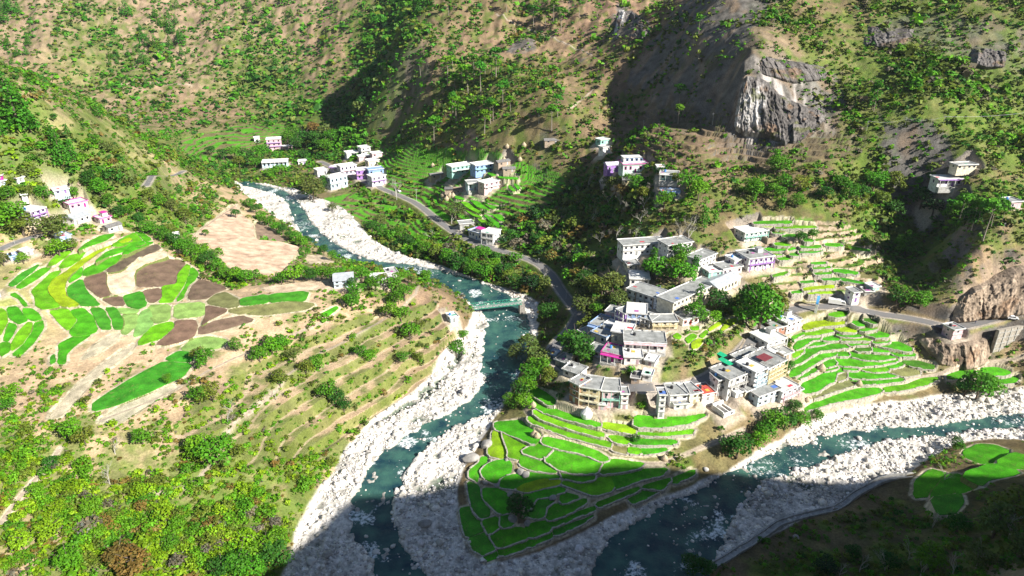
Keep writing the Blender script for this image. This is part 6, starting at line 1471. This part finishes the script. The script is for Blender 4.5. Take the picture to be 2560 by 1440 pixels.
        for s in (-1, 1):
            V = [(x, s * (hw + .012), z) for x, z in gl]; V += [(x, s * (hw - .02), z) for x, z in gl]; obj_from("side_window", V, [(0, 1, 2, 3), (4, 7, 6, 5), (0, 4, 5, 1), (1, 5, 6, 2), (2, 6, 7, 3), (3, 7, 4, 0)], GLASS, root)
            for x in (-L * .31, L * .31):
                V, F = tube([(x, s * (hw - .2), .32), (x, s * (hw + .03), .32)], [.32, .32], 12); obj_from("wheel", V, F + [tuple(range(12, 24)), tuple(range(11, -1, -1))], paint("tyre", (.03, .03, .03), .8), root)
        if not van: obj_from("windscreen", [(L * .135, -hw * .86, 1.45), (L * .27, -hw * .9, 1.0), (L * .27, hw * .9, 1.0), (L * .135, hw * .86, 1.45), (L * .11, -hw * .86, 1.42), (L * .245, -hw * .9, .97), (L * .245, hw * .9, .97), (L * .11, hw * .86, 1.42)], [(0, 1, 2, 3), (4, 7, 6, 5), (0, 4, 5, 1), (1, 5, 6, 2), (2, 6, 7, 3), (3, 7, 4, 0)], GLASS, root)
    car(1818, 921, (1835, 906), (.80, .80, .80), "white car in the shade on the bazaar road by the green awning")
    car(1897, 836, (1912, 820), (.78, .78, .78), "white car on the sunlit upper part of the bazaar road")
    car(1805, 916, (1822, 900), (.10, .11, .14), "dark car parked behind the shaded white one on the bazaar road")
    car(2531, 798, (2550, 794), (.80, .80, .80), "white car alone on the right road by the picture edge")
    car(1136, 588, (1122, 576), (.06, .06, .07), "dark car on the central road before the white houses")
    car(997, 480, (985, 474), (.75, .75, .75), "small white car at the upper end of the central road")
    car(2091, 762, (2120, 762), (.80, .78, .74), "white truck parked by the right road near the arched gate", 7.0, True)
    car(1845, 893, (1860, 876), (.45, .06, .05), "dark red car against the uphill side of the bazaar road")
    # dry stone terrace walls round the plots
    sm = paint("dry_stone", (.50, .46, .38), .95, .4, 1.6, bump=.8); rr = random.Random(8)
    info = dict(tip="low dry stone wall edging a green plot on the river tip", right="pale dry stone terrace wall of the plots right of the village", school="dry stone terrace wall of the narrow plots above the school road")
    for p in PL:
        if p['grp'] not in info: continue
        po = p['poly']; n = len(po); V = []; F = []; k = 0; zc = p['P0'][2]; c0 = po.mean(0)
        for i in range(n):
            a, b = po[i], po[(i + 1) % n]; d = b - a; L = np.linalg.norm(d[:2])
            if L < .4: continue
            nx, ny = d[1] / L, -d[0] / L; m_ = (a + b) / 2
            if inpoly(np.array([m_[0] + nx * .3]), np.array([m_[1] + ny * .3]), po)[0]: nx, ny = -nx, -ny
            # only where the ground falls away outside the plot
            zo = float(hf(m_[0] + nx * 1.6, m_[1] + ny * 1.6)); drop = m_[2] - zo
            if drop < .12: continue
            st = max(1, int(L / 1.3))
            for j in range(st):
                q0 = a + d * j / st; q1 = a + d * (j + 1) / st; tp = rr.uniform(.12, .5); wd = rr.uniform(.35, .6); lo = -min(drop, 3) - .6
                for (q, e) in ((q0, 0), (q1, 0), (q1, wd), (q0, wd)): V.append((q[0] + nx * e, q[1] + ny * e, q[2] + lo))
                for (q, e) in ((q0, 0), (q1, 0), (q1, wd), (q0, wd)): V.append((q[0] + nx * e, q[1] + ny * e, q[2] + tp))
                F += [(k, k + 3, k + 2, k + 1), (k + 4, k + 5, k + 6, k + 7), (k, k + 1, k + 5, k + 4), (k + 1, k + 2, k + 6, k + 5), (k + 2, k + 3, k + 7, k + 6), (k + 3, k, k + 4, k + 7)]; k += 8
        if k:
            o = obj_from("stone_terrace_wall", np.array(V) - c0, F, sm, loc=c0); tag(o, info[p['grp']], "stone wall", "dry stone walls: " + p['grp'] + " plots")
# ------------------------------------------------------------------ fractured rock cliffs
def build_cliffs():
    m = M_attr("cliff_rock", .95, .45, .9, .8)
    for ci, (cols, pale, label) in enumerate((
        ([((1838,318),(1858,205)),((1852,330),(1868,185)),((1875,338),(1895,184)),((1905,337),(1925,203)),((1935,345),(1948,232)),((1962,358),(1980,246)),((1992,354),(2010,262)),((2030,336),(2045,268)),((2070,318),(2085,268))], .34, 'a'),
        ([((1893,180),(1890,150)),((1930,190),(1915,140)),((1985,205),(1960,148)),((2040,200),(2020,158)),((2075,190),(2065,165))], 0, 'b'),
        ([((1530,100),(1548,20)),((1556,98),(1580,25)),((1585,100),(1600,40)),((1625,92),(1635,50))], .2, 'c'),
        ([((2150,110),(2165,60)),((2210,120),(2215,70)),((2280,105),(2290,70))], 0, 'e'), ([((2420,160),(2425,115)),((2465,170),(2470,120)),((2520,165),(2520,130))], 0, 'f'),
        ([((2290,835),(2330,800)),((2350,905),(2360,858)),((2400,920),(2405,853)),((2440,915),(2450,845)),((2480,895),(2488,830))], 0, 'g'),
        ([((2360,800),(2390,745)),((2410,800),(2430,715)),((2460,795),(2480,690)),((2520,788),(2540,660)),((2600,780),(2620,650))], 0, 'd'))):
        B = cast(np.array([c[0] for c in cols], float), hf); T = cast(np.array([c[1] for c in cols], float), hf); nU, nV = 40 * (len(cols) - 1), 80
        u = np.linspace(0, len(cols) - 1, nU); k = np.arange(len(cols)); Bu = np.stack([np.interp(u, k, B[:, i]) for i in range(3)], 1); Tu = np.stack([np.interp(u, k, T[:, i]) for i in range(3)], 1)
        H = np.linalg.norm(Tu - Bu, axis=1).mean(); W_ = np.linalg.norm(np.diff(Bu, axis=0), axis=1).sum(); v = np.linspace(0, 1, nV)
        V = Bu[:, None] * (1 - v[None, :, None]) + Tu[:, None] * v[None, :, None]; V[..., 2] -= (1 - v)[None] ** 8 * 1.5
        S = np.repeat((np.linspace(0, 1, nU) * W_)[:, None], nV, 1); Q = np.repeat((v * H)[None], nU, 0)
        s2 = S + Q * .22 + 2.2 * fbm(S, Q, 9, 3, 801 + ci); colw = 4.2; cid = np.floor(s2 / colw); off = (_hash(cid, np.floor(Q / 17 + cid * .37), 5 + ci) / 65536.0)
        cid2 = np.floor(s2 / 1.5 + 3); off2 = _hash(cid2, np.floor(Q / 6 + cid2 * .51), 9 + ci) / 65536.0
        disp = 1.6 + 2.6 * off + .8 * off2 + 1.3 * fbm(S, Q, 7, 4, 811) + .7 * fbm(S, Q, 1.6, 2, 812)
        fade = np.minimum(1, np.minimum((1 - v) * 7, v * 9 + .4))[None] * np.minimum(1, np.minimum(np.linspace(0, 1, nU) * (60 if ci == 0 else 6) + (.5 if ci == 0 else 0), (1 - np.linspace(0, 1, nU)) * 6))[:, None]
        n = np.array([-.25, -.93, .28]); V = V + n * ((disp * fade) - 1.0 * (1 - fade))[..., None] * (1.0 if H > 12 else .6)
        g = (.55 + .5 * off + .35 * off2 + .9 * fbm(S, Q * .5, 4, 4, 821))[..., None]; c = np.array((.115, .105, .098)) * g if ci not in (5, 6) else np.array((.27, .21, .155)) * g
        if pale: pk = (sstep(pale + .03, pale - .03, np.linspace(0, 1, nU)[:, None] + .05 * fbm(S, Q, 6, 2, 831)) * sstep(-.35, .05, fbm(S, Q * .3, 5, 3, 832)) * sstep(1, .9, v)[None])[..., None]; c = c * (1 - pk) + np.array((.40, .38, .36)) * g * pk
        st = sstep(.15, .4, fbm(S, Q, 8, 3, 841))[..., None] * .7; c = c * (1 - st) + np.array((.20, .125, .075)) * g * st
        ve = sstep(.2, .35, fbm(S * .6, Q, 5, 3, 851))[..., None] * .7 * (0 if ci > 4 else 1); c = c * (1 - ve) + np.array((.09, .10, .03)) * ve
        if ci == 0:     # the face turns back into the hill at its left end, shade painted in
            back = V[:1] + np.array([[[-1.5, 5.0, -1.0]]]); back2 = V[:1] + np.array([[[-4.0, 12.0, -4.0]]]); V = np.concatenate([back2, back, V]); c = np.concatenate([c[:1] * .8, c[:1] * .8, c])
        nu = V.shape[0]; i = (np.arange(nu - 1)[:, None] * nV + np.arange(nV - 1)[None]).reshape(-1); F = np.stack([i, i + nV, i + nV + 1, i + 1], 1)
        me = fast_mesh("rock_cliff", V.reshape(-1, 3), F, m, np.clip(c, .01, .8).reshape(-1, 3)); o = bpy.data.objects.new("rock_cliff", me); COL.objects.link(o); tag(o, kind='structure')
# ------------------------------------------------------------------ people and cables
def build_people():
    rnd = random.Random(51)
    def person(px, py, top, leg, lab, stride=.12, rz=0.0):
        w = cast([(px, py)], hf)[0]; me = bpy.data.meshes.new("person")
        J = [(0, 0, .95), (0, 0, 1.2), (0, 0, 1.42), (0, 0, 1.52), (0, 0, 1.64), (0, -.02, 1.74), (.10, 0, .90), (.11, -stride, .48), (.11, -stride * .6, .06), (.11, -stride * .6 - .14, .03), (-.10, 0, .90), (-.11, stride, .48), (-.11, stride * 1.5, .06), (-.11, stride * 1.5 - .14, .03),
             (.19, 0, 1.40), (.25, .05, 1.12), (.24, -.06, .86), (-.19, 0, 1.40), (-.25, -.05, 1.12), (-.24, -.12, .87)]
        E = [(0, 1), (1, 2), (2, 3), (3, 4), (4, 5), (0, 6), (6, 7), (7, 8), (8, 9), (0, 10), (10, 11), (11, 12), (12, 13), (2, 14), (14, 15), (15, 16), (2, 17), (17, 18), (18, 19)]
        Rr = [.15, .15, .16, .06, .105, .075, .09, .065, .045, .035, .09, .065, .045, .035, .07, .045, .035, .07, .045, .035]
        me.from_pydata(J, E, []); o = bpy.data.objects.new("person", me); COL.objects.link(o); sk = o.modifiers.new("skin", 'SKIN'); me.skin_vertices or None
        for v, r_ in zip(me.skin_vertices[0].data, Rr): v.radius = (r_, r_ * .8)
        me.skin_vertices[0].data[0].use_root = True; s = o.modifiers.new("sub", 'SUBSURF'); s.levels = 1; s.render_levels = 1
        dg = bpy.context.evaluated_depsgraph_get(); m2 = bpy.data.meshes.new_from_object(o.evaluated_get(dg)); o.modifiers.clear(); o.data = m2
        m2.materials.clear()
        for m_ in (paint("skin_tone", (.30, .17, .10), .6), paint("top_" + lab[-9:], top, .9), paint("trousers_" + lab[-9:], leg, .9), paint("dark_hair", (.02, .018, .016), .7)): m2.materials.append(m_)
        for p in m2.polygons:
            z = p.center.z; x = abs(p.center.x); p.material_index = 3 if z > 1.66 or (z > 1.56 and p.center.y > .02) else 0 if z > 1.47 or (x > .2 and z < 1.0) else 1 if z > .9 else 2 if z > .08 else 3
        o.location = (w[0], w[1], w[2] + .03); o.rotation_euler = (0, 0, rz); tag(o, lab, "person")
    for q in [(1636, 722, (.35, .10, .55), (.05, .05, .12), "person in purple at the left of the school yard"), (1643, 719, (.60, .60, .62), (.10, .05, .25), "person in white top in the middle of the school yard"), (1650, 722, (.10, .12, .5), (.05, .05, .1), "person in blue at the right of the school yard"),
              (1442, 924, (.80, .22, .05), (.65, .20, .06), "person in bright orange clothes walking on the bazaar road"), (1873, 868, (.06, .06, .08), (.04, .04, .05), "person in dark clothes on the sunny part of the bazaar road"), (1966, 778, (.62, .12, .18), (.08, .06, .06), "person in red beside the road bend above the bazaar"), (2437, 810, (.07, .09, .2), (.05, .05, .06), "person in dark blue walking on the right road")]: person(*q, rz=rnd.uniform(0, 6))
    cm = paint("cable", (.55, .55, .55), .5)
    for pts, lab in (([(2166, 303, 26), (2262, 298, 24), (2358, 292, 22), (2600, 276, 24)], "long pale cable crossing the right hillside between the poles"), ([(2120, 585, 9), (2206, 546, 12)], "short pale cable slanting over the dark hollow")):
        W_ = []
        for px, py, up in pts:
            w = cast([(px, py + up)], hf)[0]; W_.append(np.array([w[0], w[1], w[2] + hpx(w, up)]))
        Q = []
        for a, b in zip(W_[:-1], W_[1:]):
            for t in np.linspace(0, 1, 9)[:-1]: q = a + (b - a) * t; q[2] -= 4 * t * (1 - t) * 1.2; Q.append(q)
        Q.append(W_[-1]); V, F = tube(Q, [.045] * len(Q), 4); tag(obj_from("power_cable", V, F, cm), lab, "cable")
# ------------------------------------------------------------------ the air of the valley
def build_haze(dens):
    V, F = join([box(-1150, 1150, -420, 1400, -40, 480)]); m = bpy.data.materials.new("haze"); m.use_nodes = True; n = m.node_tree
    n.nodes.remove(n.nodes["Principled BSDF"]); v = n.nodes.new("ShaderNodeVolumePrincipled"); v.inputs["Color"].default_value = (.80, .88, 1, 1); v.inputs["Density"].default_value = dens; v.inputs["Anisotropy"].default_value = .2
    n.links.new(v.outputs[0], n.nodes["Material Output"].inputs["Volume"]); tag(obj_from("haze", V, F, m), kind='stuff')
# ------------------------------------------------------------------ build everything: land first, then buildings, plants, stones
HOUSES = parse_houses(); SCH = [place_block(*b[:6]) for b in SCHOOL]
build_terrain(); build_cliffs(); build_water(); build_plots(); build_roads()
build_houses(); build_extras(); build_people()
PLC = build_trees(); build_shrubs(PLC); build_stones(); build_haze(.00004)
